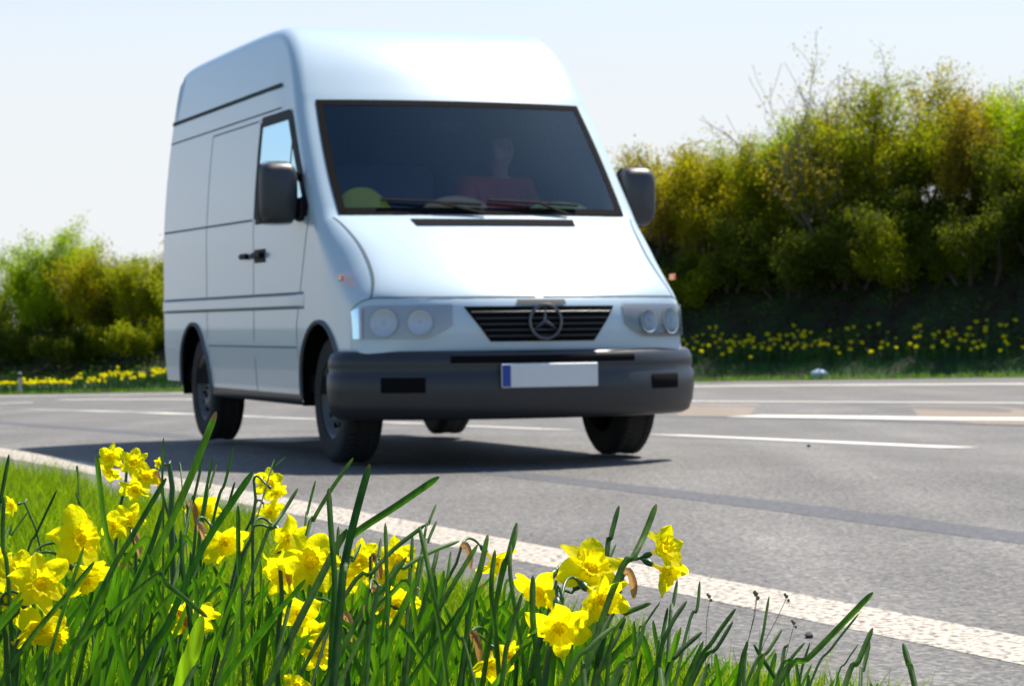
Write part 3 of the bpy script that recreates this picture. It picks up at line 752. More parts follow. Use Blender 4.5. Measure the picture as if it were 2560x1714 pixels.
# local frame: x forward, y left, z up from the seat
J = [(0, 0, .04), (-.02, 0, .22), (-.02, 0, .42), (0, 0, .50), (.015, 0, .56), (.035, 0, .63), (.04, 0, .705), (.035, 0, .775), (.09, 0, .65)]
E_ = [(0, 1), (1, 2), (2, 3), (3, 4), (4, 5), (5, 6), (6, 7), (5, 8)]; R2 = [(.15, .13), (.15, .12), (.16, .11), (.055, .055), (.052, .055), (.075, .085), (.08, .095), (.055, .06), (.035, .04)]
SL = []
def chain(fr, pts, rad):
    i0 = fr
    for p, r2 in zip(pts, rad): J.append(p); R2.append(r2); E_.append((i0, len(J)-1)); i0 = len(J)-1
    return i0
for s_ in (1, -1):
    hnd = chain(2, [(-.02, s_*.17, .46), (.06, s_*.24, .22), (.20, s_*.225, .12), (.29, s_*.20, .17)], [.062, .045, .036, .026])
    palm = chain(hnd, [(.325, s_*.197, .205)], [.030])
    for k in range(4):
        oy = (k-1.5)*.017
        chain(palm, [(.352+.004*k, s_*(.197)+oy, .225), (.365, s_*(.197)+oy, .208), (.358, s_*.197+oy, .192)], [.009, .0085, .007])
    chain(palm, [(.33, s_*.165, .208), (.348, s_*.155, .215)], [.010, .008])
    chain(0, [(.14, s_*.10, .02), (.42, s_*.14, .04), (.50, s_*.13, -.22), (.52, s_*.13, -.36), (.62, s_*.13, -.39)], [.085, .062, .045, .035, .03])
pb = skinned('body_skin', J, E_, R2, M['skin'], drv)
JJ = [(0, 0, .10), (-.02, 0, .25), (-.02, 0, .43), (-.01, 0, .49)]; EE = [(0, 1), (1, 2), (2, 3)]; RR = [(.165, .145), (.165, .135), (.175, .125), (.07, .07)]
for s_ in (1, -1):
    a = len(JJ); JJ += [(-.02, s_*.175, .46), (.06, s_*.245, .22), (.20, s_*.227, .12), (.27, s_*.205, .15)]; RR += [.075, .058, .047, .038]; EE += [(2, a), (a, a+1), (a+1, a+2), (a+2, a+3)]
skinned('jacket', JJ, EE, RR, M['redcloth'], drv)
mb = MB(); mb.grid([[Vector((.02+.105*math.cos(t)*math.sin(ph)-.012, .092*math.sin(t)*math.sin(ph), .73+.10*math.cos(ph))) for t in np.linspace(0, 2*math.pi, 16, endpoint=False)] for ph in np.linspace(.02, 1.5, 7)], closed=True); mb.build('hair', M['hair'], drv, smooth=True)
mb = MB()
for s_ in (1, -1): mb.lathe([(0, .001), (.003, .007), (.005, .001)], 8, 'X', (.108, s_*.032, .70))
mb.build('eyes', M['dark'], drv)
# vest lying on the dashboard, and two added shapes for windscreen reflections
def crumple(name, c, a, b_, h_, mat, label, cat, seed=0, rotz=0.):
    r3 = random.Random(seed); N_ = 14; mb = MB(); top = []
    for i in range(N_+1):
        row = []
        for j in range(N_+1):
            u_, v_ = i/N_*2-1, j/N_*2-1; k = 1+.12*math.sin(5*u_+seed)+.1*math.cos(4*v_+seed*2)
            hh = h_*max(0, (1-u_**4)*(1-v_**4))*(.85+.15*math.sin(3*u_+seed)*math.cos(2.5*v_)) + .003
            row.append(Vector((u_*a*k, v_*b_*k, hh)))
        top.append(row)
    mb.grid(top); mb.grid([[Vector((p.x, p.y, 0)) for p in row] for row in top], flip=True)
    P_ = vm @ Vector(c); o = mb.build(name, mat, None, smooth=True); fix_normals(o); o.location = P_; o.rotation_euler = (0, 0, VAN_YAW+rotz)
    return tag(o, label, cat)
M['hiviz'] = plain('hi_vis_yellow', (.95, .85, .02), .7, noise=.1); M['tan'] = plain('tan_paper', (.95, .62, .28), .7); M['lemon'] = plain('lemon_cloth', (.95, .95, .30), .7)
crumple('vest', (-.30, -.62, 1.35), .07, .16, .17, M['hiviz'], 'folded yellow safety vest on the dashboard behind the left corner of the windscreen', 'vest', 1)
crumple('paper_bag', (-.17, -.10, 1.35), .06, .22, .12, M['tan'], 'crumpled tan paper lying in the middle of the dashboard', 'paper', 2, .15)  # added shape, tan in place of a reflection on the windscreen
crumple('cloth', (-.24, .55, 1.35), .07, .24, .10, M['lemon'], 'pale lemon cloth on the dashboard before the driver', 'cloth', 3)  # added shape, pale yellow in place of daffodils mirrored in the glass

# ------------------------------------------------------------------ blades (grass, far bed)
def blades(name, pts, hgt, wid, mat, lean=.35, seed=1, kind='stuff', label=None, cat=None):
    r3 = np.random.default_rng(seed); n_ = len(pts); pts = np.asarray(pts)
    h_ = hgt*(r3.uniform(.45, 1.15, n_)); a = r3.uniform(0, 2*np.pi, n_); ln = r3.uniform(0, lean, n_)*h_
    dx, dy = np.cos(a)*ln, np.sin(a)*ln; b_ = r3.uniform(0, np.pi, n_); w_ = wid*r3.uniform(.6, 1.3, n_)
    wx, wy = np.cos(b_)*w_/2, np.sin(b_)*w_/2
    V = np.zeros((n_, 5, 3))
    for k, (t, s_) in enumerate(((0, -1), (0, 1), (.55, -.8), (.55, .8), (1, 0))):
        V[:, k, 0] = pts[:, 0]+dx*t**1.8+wx*s_; V[:, k, 1] = pts[:, 1]+dy*t**1.8+wy*s_; V[:, k, 2] = pts[:, 2]+h_*(t-.12*t*t)
    m = bpy.data.meshes.new(name); m.vertices.add(n_*5); m.vertices.foreach_set('co', V.ravel())
    base = np.arange(n_)*5
    loops = np.stack([base, base+1, base+3, base+2, base+2, base+3, base+4], 1).ravel()
    m.loops.add(n_*7); m.loops.foreach_set('vertex_index', loops.astype(np.int32))
    m.polygons.add(n_*2); ls = np.stack([np.arange(n_)*7, np.arange(n_)*7+4], 1).ravel(); m.polygons.foreach_set('loop_start', ls.astype(np.int32))
    m.materials.append(mat); m.update(calc_edges=True); m.validate()
    o = obj(name, m); return tag(o, label, cat, kind=kind)
# near verge grass
def scatter(n_, x0, x1, y0, y1, cond, seed):
    r3 = np.random.default_rng(seed); X = r3.uniform(x0, x1, n_); Y = r3.uniform(y0, y1, n_); k = cond(X, Y)
    X, Y = X[k], Y[k]; return np.stack([X, Y, terr(X, Y)], 1)
def invert(X, Y):
    U, V = uv(X, Y); e = near_u(V)+.10*np.sin(V*2.1)+.06*np.sin(V*5.7); return (U < e) & (X > -.225*Y-2.0)
gp = [scatter(225000, -4.0, 1.4, 3.2, 9, invert, 11), scatter(150000, -7.5, .4, 9, 20, invert, 12)]
gp = np.concatenate(gp)
blades('verge_grass', gp, .13, .0042, M['grass'], .7, 5, label='bright green grass of the near verge beside the edge line', cat='grass')
# longer wisps
gp2 = scatter(7500, -4.5, 1.4, 3.2, 18, invert, 13); blades('long_grass', gp2, .21, .0028, M['grass'], .6, 6, label='long thin grass blades standing above the near verge turf', cat='grass')
# far grass strip and flower bed foliage
def fstrip(a, b_):
    return lambda X, Y: ((Y-far_y(X))*.85 > a) & ((Y-far_y(X))*.85 < b_)
fp = scatter(160000, -24, 17, 50, 90, fstrip(-.15, .9), 21); blades('far_verge_grass', fp, .16, .02, M['fargrass'], .6, 7, label='short bright grass strip along the far edge of the road', cat='grass')
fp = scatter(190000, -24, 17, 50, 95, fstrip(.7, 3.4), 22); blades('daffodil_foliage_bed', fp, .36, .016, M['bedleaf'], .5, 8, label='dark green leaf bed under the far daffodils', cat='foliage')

def quads(name, C, size, mat, seed, flat=0., parent=None, world=False, elong=1.35):
    """many small kite-shaped leaves at points C"""
    r3 = np.random.default_rng(seed); n_ = len(C); d1 = r3.normal(size=(n_, 3)); d1[:, 2] *= (1-flat); d1 /= np.linalg.norm(d1, axis=1)[:, None]
    d2 = np.cross(d1, r3.normal(size=(n_, 3))); d2 /= np.linalg.norm(d2, axis=1)[:, None]
    s_ = (size*r3.uniform(.55, 1.25, n_))[:, None]; C = np.asarray(C)
    V = np.stack([C-d1*s_*elong*.5, C+d2*s_*.42, C+d1*s_*elong*.5, C-d2*s_*.42], 1)
    m = bpy.data.meshes.new(name); m.vertices.add(n_*4); m.vertices.foreach_set('co', V.ravel()); m.loops.add(n_*4); m.loops.foreach_set('vertex_index', np.arange(n_*4, dtype=np.int32))
    m.polygons.add(n_); m.polygons.foreach_set('loop_start', (np.arange(n_)*4).astype(np.int32)); m.materials.append(mat); m.update(calc_edges=True); m.validate()
    return obj(name, m, parent, world)
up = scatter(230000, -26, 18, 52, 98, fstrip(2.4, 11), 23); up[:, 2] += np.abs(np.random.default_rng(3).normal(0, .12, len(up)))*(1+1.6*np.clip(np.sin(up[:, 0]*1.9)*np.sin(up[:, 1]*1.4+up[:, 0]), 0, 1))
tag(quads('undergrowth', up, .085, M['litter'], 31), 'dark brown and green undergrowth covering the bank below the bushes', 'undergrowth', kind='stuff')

# ------------------------------------------------------------------ bushes and trees
def shrub(name, px, topy, wd_, mat, dist, label, cat, seed, leaves=9000, leaf=.064, bare=.0, bark='bark', low=.12, tall=1.0):
    r3 = random.Random(seed); d = ray(px, 860); wd_ *= 1.3; topy += 55 if name == 'shrub' else 0
    # base: far edge + dist
    Z = 60.
    for _ in range(30):
        Z = float(far_y(d.x*Z))+dist/.85
    X = d.x*Z; zb = float(terr(np.array(X), np.array(Z))); tp = ray(px, topy); H_ = (CAMH+tp.z*Z)-zb
    H_ = max(H_, 1.0); root = empty(name, (X, Z, zb-.05), label, cat)
    mb = MB(); tips = []
    def grow(p, dirv, ln, r0_, lev, hmax):
        pts = [p]; d_ = dirv.normalized(); k = 5
        for i in range(k):
            d_ = (d_+Vector((r3.gauss(0, .16), r3.gauss(0, .16), r3.gauss(.06, .10)))).normalized(); pts.append(pts[-1]+d_*ln/k)
        mb.tube(pts, [max(.007, r0_*(1-.65*i/k)) for i in range(k+1)], 5 if lev == 0 else 3, caps=False)
        if lev >= 2 or ln < .25:
            tips.append((pts, ln)); return
        nb = (5 if lev == 0 else 5) + r3.randint(0, 2)
        for b_ in range(nb):
            t = .15+.85*b_/nb if lev == 0 else .2+.8*b_/nb
            i = min(k-1, int(t*k)); q = pts[i].lerp(pts[i+1], t*k-i); az = r3.uniform(0, 6.28); sp_ = r3.uniform(.45, 1.0)
            nd = (d_*1.0+Vector((math.cos(az), math.sin(az), r3.uniform(-.1, .45)))*sp_)
            grow(q, nd, ln*r3.uniform(.45, .68), r0_*(1-.6*t)*.55, lev+1, hmax)
        tips.append((pts[-3:], ln*.4))
    ns = 6
    for s_ in range(ns):
        az = 6.28*s_/ns+r3.uniform(-.4, .4); sp_ = r3.uniform(.15, .5)*wd_/H_*1.1
        grow(Vector((math.cos(az)*.12*wd_, math.sin(az)*.12*wd_, 0)), Vector((math.cos(az)*sp_, math.sin(az)*sp_, 1)), H_*r3.uniform(.55, .80), .035+.012*H_/4, 0, H_)
    # scale to the wanted height and width
    allp = np.array([p for t_, _ in tips for p in t_]); zt = np.percentile(allp[:, 2], 98.5); kz = H_/max(zt, .1)*tall
    rx = np.percentile(np.abs(allp[:, 0]), 96); kx = (wd_/2)/max(rx, .1); kx = max(min(kx, 1.8), .5)
    for v_ in mb.V: v_.x *= kx; v_.y *= kx; v_.z *= kz
    tr = mb.build('trunk', M[bark], root)
    nr = np.random.default_rng(seed); pts = []; leaves = int(leaves*3.6); per = max(4, leaves//max(1, len(tips)))
    for t_, ln in tips:
        if nr.random() < bare*(t_[0].z*kz/H_ > .55): continue
        k = max(2, int(per*nr.uniform(.3, 1.7))); tt = nr.uniform(0, len(t_)-1.001, k); a = np.array([list(p) for p in t_]); i = tt.astype(int); f_ = (tt-i)[:, None]
        q = a[i]*(1-f_)+a[i+1]*f_; q = q*np.array([kx, kx, kz])+np.clip(nr.normal(0, 1, (k, 3)), -1.9, 1.9)*(.13+.05*ln); pts.append(q)
    C = np.concatenate(pts); C = C[C[:, 2] > low*H_*nr.uniform(.4, 1.3, len(C))]
    quads('crown', C, leaf, M[mat], seed+5, parent=root)
    return root
# right-hand hedge bank: back row then front row
SHR = [
 ('bush', 1500, 420, 3.0, 'gold', 8.0, 'golden-green bush showing just behind the right side of the van', 'bush', dict(leaves=8000)),
 ('bush', 1620, 385, 2.6, 'pinkish', 7.5, 'sparse brownish bush next to the van, first of the hedge on the bank', 'bush', dict(leaves=6500, bare=.2)),
 ('bush', 1745, 385, 2.4, 'gold', 7.0, 'mustard yellow bush with a ragged top, left of the lime one', 'bush', dict(leaves=8500)),
 ('bush', 1875, 355, 2.6, 'olive', 7.5, 'rounded yellow-green bush in the middle of the hedge line', 'bush', dict(leaves=9500)),
 ('bush', 1985, 318, 2.6, 'lime', 8.0, 'bright lime bush rising towards the tall trees', 'bush', dict(leaves=9000)),
 ('tree', 2085, 185, 3.0, 'pinkish', 6.8, 'nearly bare grey twiggy tree on the left shoulder of the tall group', 'tree', dict(leaves=2600, bare=.6, bark='greybark')),
 ('tree', 2110, 300, 2.4, 'olive', 7.5, 'olive tree below the bare twiggy crown', 'tree', dict(leaves=9000)),
 ('tree', 2240, 225, 3.2, 'olive', 8.5, 'tall olive-yellow tree with the forked dark limbs', 'tree', dict(leaves=10000, bare=.1)),
 ('tree', 2350, 190, 2.8, 'gold', 9.0, 'tallest golden-brown tree with bare twigs above its crown', 'tree', dict(leaves=8000, bare=.3)),
 ('tree', 2450, 235, 2.6, 'pinkish', 8.0, 'pinkish-brown tree beside the tallest one', 'tree', dict(leaves=7000, bare=.15)),
 ('tree', 2560, 225, 3.0, 'lime', 8.0, 'green tree cut by the right edge of the picture', 'tree', dict(leaves=11000)),
 ('tree', 2620, 330, 2.6, 'deep', 6.5, 'deep green bush low at the right edge of the picture', 'bush', dict(leaves=11000)),
 ('shrub', 1700, 600, 2.2, 'olive', 5.8, 'low olive shrub on the bank close to the van bonnet', 'shrub', dict(leaves=5500, low=.0)),
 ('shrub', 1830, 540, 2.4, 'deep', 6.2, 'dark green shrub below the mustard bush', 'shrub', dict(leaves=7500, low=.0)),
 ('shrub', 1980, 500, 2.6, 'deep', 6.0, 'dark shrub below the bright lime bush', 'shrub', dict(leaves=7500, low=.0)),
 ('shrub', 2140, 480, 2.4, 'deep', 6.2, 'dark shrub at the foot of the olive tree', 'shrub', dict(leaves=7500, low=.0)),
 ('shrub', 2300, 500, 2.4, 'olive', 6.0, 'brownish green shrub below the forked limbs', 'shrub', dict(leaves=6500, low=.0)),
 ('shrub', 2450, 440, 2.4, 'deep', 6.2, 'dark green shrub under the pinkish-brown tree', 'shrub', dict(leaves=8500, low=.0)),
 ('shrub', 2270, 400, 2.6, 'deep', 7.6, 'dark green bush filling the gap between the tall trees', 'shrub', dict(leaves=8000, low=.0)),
 ('shrub', 2060, 430, 2.6, 'olive', 7.6, 'olive bush behind the foot of the bare twiggy tree', 'shrub', dict(leaves=7000, low=.0)),
 # left of the van
 ('bush', -60, 700, 2.2, 'olive', 7.0, 'olive bush at the left edge of the picture', 'bush', dict(leaves=7000)),
 ('sapling', 18, 640, 1.0, 'lime', 6.5, 'slender sapling with a few leaves at the left edge', 'sapling', dict(leaves=900, bare=.4)),
 ('tree', 128, 590, 2.5, 'lime', 7.5, 'vivid lime-green tree, the tallest left of the van', 'tree', dict(leaves=13000, bare=.08)),
 ('bush', 262, 645, 2.2, 'gold', 7.5, 'golden bush between the lime tree and the van', 'bush', dict(leaves=9000)),
 ('bush', 370, 640, 2.4, 'olive', 7.5, 'olive-brown bush touching the rear of the van', 'bush', dict(leaves=9000)),
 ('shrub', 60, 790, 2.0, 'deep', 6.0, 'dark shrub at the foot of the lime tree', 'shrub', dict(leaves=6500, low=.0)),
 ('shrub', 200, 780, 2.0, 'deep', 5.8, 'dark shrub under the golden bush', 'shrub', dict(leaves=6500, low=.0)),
 ('shrub', 330, 760, 2.2, 'olive', 6.0, 'brown-green shrub low beside the rear wheel of the van', 'shrub', dict(leaves=5500, low=.0)),
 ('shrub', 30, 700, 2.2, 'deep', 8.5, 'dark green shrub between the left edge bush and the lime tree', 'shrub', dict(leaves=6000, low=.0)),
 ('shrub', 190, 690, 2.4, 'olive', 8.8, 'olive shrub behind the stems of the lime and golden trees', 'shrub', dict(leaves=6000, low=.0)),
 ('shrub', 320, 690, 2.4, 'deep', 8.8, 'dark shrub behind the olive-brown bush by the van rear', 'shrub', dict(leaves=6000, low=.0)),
 ('bush', -260, 700, 3.2, 'gold', 7.5, 'golden bush just outside the left edge of the picture', 'bush', dict(leaves=3000)),
 ('bush', 2800, 260, 4.0, 'olive', 7.5, 'olive tree just outside the right edge of the picture', 'bush', dict(leaves=4000)),
 # behind the van, seen under its floor or from a step aside
 ('bush', 560, 640, 3.4, 'olive', 7.5, 'olive bush hidden behind the rear of the van', 'bush', dict(leaves=5000)),
 ('bush', 800, 600, 3.6, 'gold', 7.5, 'golden bush hidden behind the side of the van', 'bush', dict(leaves=5000)),
 ('bush', 1040, 540, 3.6, 'olive', 7.5, 'yellow-green bush hidden behind the cab of the van', 'bush', dict(leaves=5000)),
 ('bush', 1280, 480, 3.4, 'lime', 7.5, 'lime bush hidden behind the windscreen of the van', 'bush', dict(leaves=5000)),
]
for i, (nm, px, ty, wd_, mt, ds, lab, cat, kw) in enumerate(SHR):
    shrub(nm, px, ty, wd_, mt, ds, lab, cat, 100+i*7, **kw)

# ------------------------------------------------------------------ far daffodils (single small meshes, copied)
def far_daff(seed):
    r3 = random.Random(seed); mb = MB(); h_ = .36; top = Vector((0, 0, h_)); fac = Vector((r3.uniform(-1, 1), -.8, r3.uniform(-.1, .9))).normalized()
    mb.tube([(0, 0, 0), (.01, 0, h_*.6), (0, .02, h_*.97), top], .004, 4, 1); a = fac.orthogonal().normalized(); b_ = fac.cross(a); c_ = top+fac*.03
    for k in range(6):
        t = 6.283*k/6; e = a*math.cos(t)+b_*math.sin(t); n_ = fac.cross(e)
        mb.add([c_, c_+e*.034+n_*.022, c_+e*.062-fac*.004, c_+e*.034-n_*.022], [(0, 1, 2, 3)], 0)
    mb.grid([[c_+fac*d_+(a*math.cos(t)+b_*math.sin(t))*r2 for t in np.linspace(0, 6.283, 8, endpoint=False)] for r2, d_ in ((.012, 0), (.013, .02), (.021, .034))], 0, closed=True)
    for k in range(3):
        t = r3.uniform(0, 6.28); e = Vector((math.cos(t), math.sin(t), 0)); n_ = Vector((-e.y, e.x, 0))*.006
        mb.add([n_, -n_, e*.05+Vector((0, 0, .2))-n_, e*.05+Vector((0, 0, .2))+n_, e*.12+Vector((0, 0, .32))], [(0, 1, 2, 3), (3, 2, 4)], 1)
    return mesh('far_daffodil', mb.V, mb.F, [M['petal'], M['stem']], mb.M)
FD = [far_daff(k) for k in range(5)]
# flower clusters, traced in source pixels: x, y of the heads
c6 = [(293,583),(262,622),(210,660),(255,685),(297,685),(240,735),(197,718),(318,630),(385,620),(365,648),(400,672),(367,703),(453,630),(437,657),(430,703),(487,683),(466,700),(551,635),(588,640),(530,663),(560,680),(590,705),(612,680),(640,708),(676,625),(688,660),(660,672),(684,712),(725,683),(751,651),(768,712),(800,628),(830,630),(855,640),(810,678),(822,711),(856,700),(861,600),(915,608),(912,635),(890,628),(958,600),(903,706),(935,685),(970,680),(1000,690),(1023,655),(1020,690),(1050,675),(1088,588),(1065,635),(1120,705),(1135,741),(1190,583),(1241,572),(1327,583),(1402,560),(1250,632),(1217,665),(1290,664),(1210,718),(1350,733),(1443,618),(1425,668),(1464,685),(1495,645),(1415,700),(1500,714),(1636,580),(1662,568),(1660,600),(1660,630),(1630,648),(1600,685),(1638,698),(1781,600),(1755,625),(1747,655),(1747,697),(1820,665),(1835,685),(1850,605),(1870,590),(1892,618),(1860,628),(1925,660),(1967,665),(1905,710),(1990,580),(1975,615),(2000,628),(2033,543),(2092,527),(2092,575),(2094,600),(2040,660),(2020,680),(2033,705),(2005,718),(2080,697),(2185,562),(2235,571),(2281,534),(2215,640),(2228,660),(2230,683),(2188,727),(2328,703),(567,765)]
nf = 0
def put_fd(px, py, label, grp):
    """stand a copy on the far bank so that its head is near the given line of sight"""
    global nf
    d = ray(px, py); best = None; Z = 50.
    while Z < 95:
        X_ = d.x*Z
        if Z > float(far_y(np.array(X_)))+.7 and CAMH+d.z*Z-.34 <= float(terr(np.array(X_), np.array(Z))): best = Z; break
        Z += .1
    if best is None: return
    X_ = d.x*best; z_ = float(terr(np.array(X_), np.array(best)))
    o = bpy.data.objects.new('far_daffodil', FD[nf % 5]); COL.objects.link(o); o.location = (X_, best, z_-.02)
    o.rotation_euler = (0, 0, random.uniform(-.7, .7)); s_ = random.uniform(1.2, 1.55); o.scale = (s_, s_, random.uniform(.95, 1.1)); tag(o, label, 'daffodil', grp); nf += 1
for (x_, y_) in c6:
    x_, y_ = 1660+x_/2.602, 600+y_/2.602
    put_fd(x_, y_, 'small yellow daffodil in the far verge strip right of the van', 'daffodils in the far verge right of the van')
for k in range(26):
    put_fd(1660+random.uniform(-20, 420), 600+random.gauss(655, 35)/2.602, 'small yellow daffodil in the far verge strip right of the van', 'daffodils in the far verge right of the van')
for k in range(150):
    x_ = random.uniform(-5, 430); c_ = 968-.095*x_+5*math.sin(x_*.06); y_ = c_+random.gauss(0, 5.5)
    put_fd(x_, y_, 'small yellow daffodil in the dense far verge strip left of the van', 'daffodils in the far verge left of the van')
print('far daffodils', nf)

# ------------------------------------------------------------------ small things
# white marker post, far left
ph = hit(70, 984); X_ = ph[0]; Z_ = float(far_y(np.array(X_)))+.5; zg = float(terr(np.array(X_), np.array(Z_)))
post = empty('marker_post', (X_, Z_, zg), 'slim white roadside marker post standing among the far daffodils', 'post')
mb = MB(); mb.box((0, 0, .36), (.10, .08, .72), bev=.02); mb.build('post_body', plain('post_white', (.42, .43, .42), .6, noise=.1), post, smooth=False)
mb = MB(); mb.box((0, 0, .60), (.106, .086, .14), rot=Matrix.Rotation(.12, 3, 'Y'), bev=.02); mb.build('black_band', M['trim'], post)
# crumpled bag in the far verge
hb = hit(1968, 947); Zb = float(far_y(np.array(hb[0])))+.55; zb = float(terr(np.array(hb[0]), np.array(Zb)))
r3 = random.Random(4); mb = MB(); P = []
for i in range(8):
    ph_ = math.pi*i/7; P.append([Vector((.20*math.sin(ph_)*math.cos(t)*(1+r3.uniform(-.25, .25)), .14*math.sin(ph_)*math.sin(t)*(1+r3.uniform(-.25, .25)), .09+.10*math.cos(ph_)*(1+r3.uniform(-.2, .3)))) for t in np.linspace(0, 6.283, 14, endpoint=False)])
mb.grid(P, closed=True); o = mb.build('plastic_bag', plain('bag_plastic', (.42, .55, .68), .35)); o.location = (hb[0], Zb, zb+.06); tag(o, 'crumpled pale blue plastic bag lying in the far grass strip', 'litter')
# stones
for (px, py, s_, lab) in ((2022, 1594, .011, 'small dark stone on the paving beside the near edge line'), (2022, 1117, .014, 'dark pebble on the lane below the long dash')):
    h_ = hit(px, py); mb = MB(); r3 = random.Random(px+int(py)); P = []
    for i in range(6):
        ph_ = math.pi*i/5; P.append([Vector((s_*math.sin(ph_)*math.cos(t), s_*.8*math.sin(ph_)*math.sin(t), s_*.7*math.cos(ph_)))*(1+r3.uniform(-.2, .2)) for t in np.linspace(0, 6.283, 9, endpoint=False)])
    mb.grid(P, closed=True); o = mb.build('stone', plain('stone_dark', (.045, .045, .055), .8, noise=.3, nscale=200)); o.location = (h_[0], h_[1], float(rz(*h_))+s_*.5); tag(o, lab, 'stone')

# ------------------------------------------------------------------ foreground daffodils
def c1(x, y): return (x/2.196, 1000+y/2.196)
def c2(x, y): return (600+x/2.196, 1000+y/2.196)
def c3(x, y): return (1200+x/2.196, 1000+y/2.196)
def c4(x, y): return (1860+x/2.196, 1000+y/2.196)
def gz(X, Y): return float(terr(np.array(float(X)), np.array(float(Y))))
def petals_mesh(seed):
    """six ovate tepals in two whorls; flower axis +Z, centre at the origin"""
    r3 = random.Random(seed); mb = MB()
    for k in range(6):
        a = math.pi/3*k+r3.uniform(-.1, .1); inner = k % 2; L_ = .036*r3.uniform(.9, 1.08); Wp = .0135*(1.12 if inner else .95)*r3.uniform(.92, 1.08)
        curl = r3.uniform(-.5, .6); tw = r3.uniform(-.8, .8); rows = []; e = Vector((math.cos(a), math.sin(a), 0)); n_ = Vector((-e.y, e.x, 0))
        f1, f2 = r3.uniform(0, 6), r3.uniform(.0012, .0034)
        for i in range(13):
            t = i/12; wv = Wp*(math.sin(math.pi*min(1, (t*.90+.10)))**.62)*(1 if t < .999 else .12); wv = max(wv, .0012) if t < 1 else .0008
            row = []
            for j in range(9):
                s_ = j/4-1; r_ = .005+L_*t
                z = .001*(1-inner)*1.5+.006*t-curl*.028*t*t+.0045*s_*s_*(1-.5*t)*(1 if inner else .6)+tw*s_*wv*t*.9+f2*math.sin(7*t+f1+3*s_)*t-.0012*math.exp(-(s_*4)**2)
                row.append(e*r_+n_*s_*wv+Vector((0, 0, z)))
            rows.append(row)
        mb.grid(rows)
    return mesh('petals', mb.V, mb.F, [M['petal']], smooth=True)
def trumpet_mesh(seed):
    r3 = random.Random(seed+50); mb = MB(); P = []; n_ = 60; f1 = r3.uniform(0, 6)
    for i in range(10):
        t = i/9; R_ = .0085+.0045*t+.005*max(0, (t-.5)/.5)**2; L_ = .0135*t; row = []
        for k in range(n_):
            a = 2*math.pi*k/n_; fr = t**3*(.0019*math.sin(9*a+f1)+.0011*math.sin(17*a+2*f1)); pl_ = .0005*math.cos(12*a)*(1-t*.5)
            row.append(Vector(((R_+fr+pl_)*math.cos(a), (R_+fr+pl_)*math.sin(a), .002+L_+t**3*.0013*math.sin(11*a))))
        P.append(row)
    P = [[Vector((.001*math.cos(2*math.pi*k/n_), .001*math.sin(2*math.pi*k/n_), .001)) for k in range(n_)]]+P
    mb.grid(P, closed=True)
    for k in range(6):
        a = k*1.047; mb.tube([(.002*math.cos(a), .002*math.sin(a), 0), (.0035*math.cos(a), .0035*math.sin(a), .010)], [.0005, .0011], 5)
    mb.tube([(0, 0, 0), (0, 0, .014)], [.0007, .0013], 5)
    return mesh('trumpet', mb.V, mb.F, [M['trumpet']], smooth=True)
def back_mesh():
    mb = MB(); mb.lathe([(.002, .0095), (-.003, .006), (-.010, .0032), (-.020, .0026), (-.022, .0027)], 14, 'Z', mi=0)
    mb.lathe([(-.021, .0026), (-.024, .0042), (-.029, .0054), (-.035, .0050), (-.040, .0030), (-.042, .0020)], 14, 'Z', mi=1)
    return mesh('flower_tube', mb.V, mb.F, [M['tube'], M['ovary']], mb.M, smooth=True)
PET = [petals_mesh(k) for k in range(9)]; TRU = [trumpet_mesh(k) for k in range(4)]; BACK = back_mesh()
fcount = [0]
def cam2w(v): v = Vector(v); return (RT*v[0]+UP*v[1]-FW*v[2]).normalized()
def ribbon(pts, wmax, seed, tipsharp=.16, fold=.25, twist=.5, nseg=16, base_w=.75):
    """leaf blade: folded strap along a smooth curve with a blunt pointed tip"""
    r3 = random.Random(seed); cv_ = []
    P4 = [Vector(p) for p in pts]; k = max(3, int(nseg/(len(P4)-1)))
    ext = [2*P4[0]-P4[1]]+P4+[2*P4[-1]-P4[-2]]
    for i in range(1, len(ext)-2):
        a, b_, c_, d_ = ext[i-1], ext[i], ext[i+1], ext[i+2]
        for j in range(k): t = j/k; cv_.append(.5*((2*b_)+(c_-a)*t+(2*a-5*b_+4*c_-d_)*t*t+(3*b_-a-3*c_+d_)*t**3))
    cv_.append(P4[-1]); n_ = len(cv_)
    # extra points at the tip so that it closes neatly
    tip = cv_[-1]; last = cv_[-2]; cv_ = cv_[:-1]+[last.lerp(tip, q) for q in (.35, .6, .8, .93, 1.0)]
    tot = [0]
    for a, b_ in zip(cv_[:-1], cv_[1:]): tot.append(tot[-1]+(b_-a).length)
    Lt = tot[-1]; th = r3.uniform(-twist, twist); th2 = r3.uniform(-twist, twist); rows = []
    for i, p in enumerate(cv_):
        t = tot[i]/Lt; d_ = (cv_[min(i+1, len(cv_)-1)]-cv_[max(i-1, 0)]).normalized(); side = d_.cross(FW); side = side.normalized() if side.length > 1e-5 else RT
        nrm = side.cross(d_); an = th+(th2-th)*t; sd_ = side*math.cos(an)+nrm*math.sin(an); nm = sd_.cross(d_)
        rem = (Lt-tot[i])/max(.02, wmax*2.2); wv = wmax/2*min(1, base_w+(1-base_w)*t*1.6)*(math.sqrt(max(0, 1-(1-min(1, rem))**2)) if rem < 1 else 1)
        wv = max(wv, .0002)
        rows.append([p-sd_*wv+nm*wv*fold, p-sd_*wv*.45+nm*wv*fold*.2, p-nm*wv*.12, p+sd_*wv*.45+nm*wv*fold*.2, p+sd_*wv+nm*wv*fold])
    mb = MB(); cut = len(rows)-4 if seed % 4 == 1 else len(rows)
    mb.grid(rows[:cut+1] if cut < len(rows) else rows)
    if cut < len(rows): mb.grid(rows[cut:], 1)
    return mb
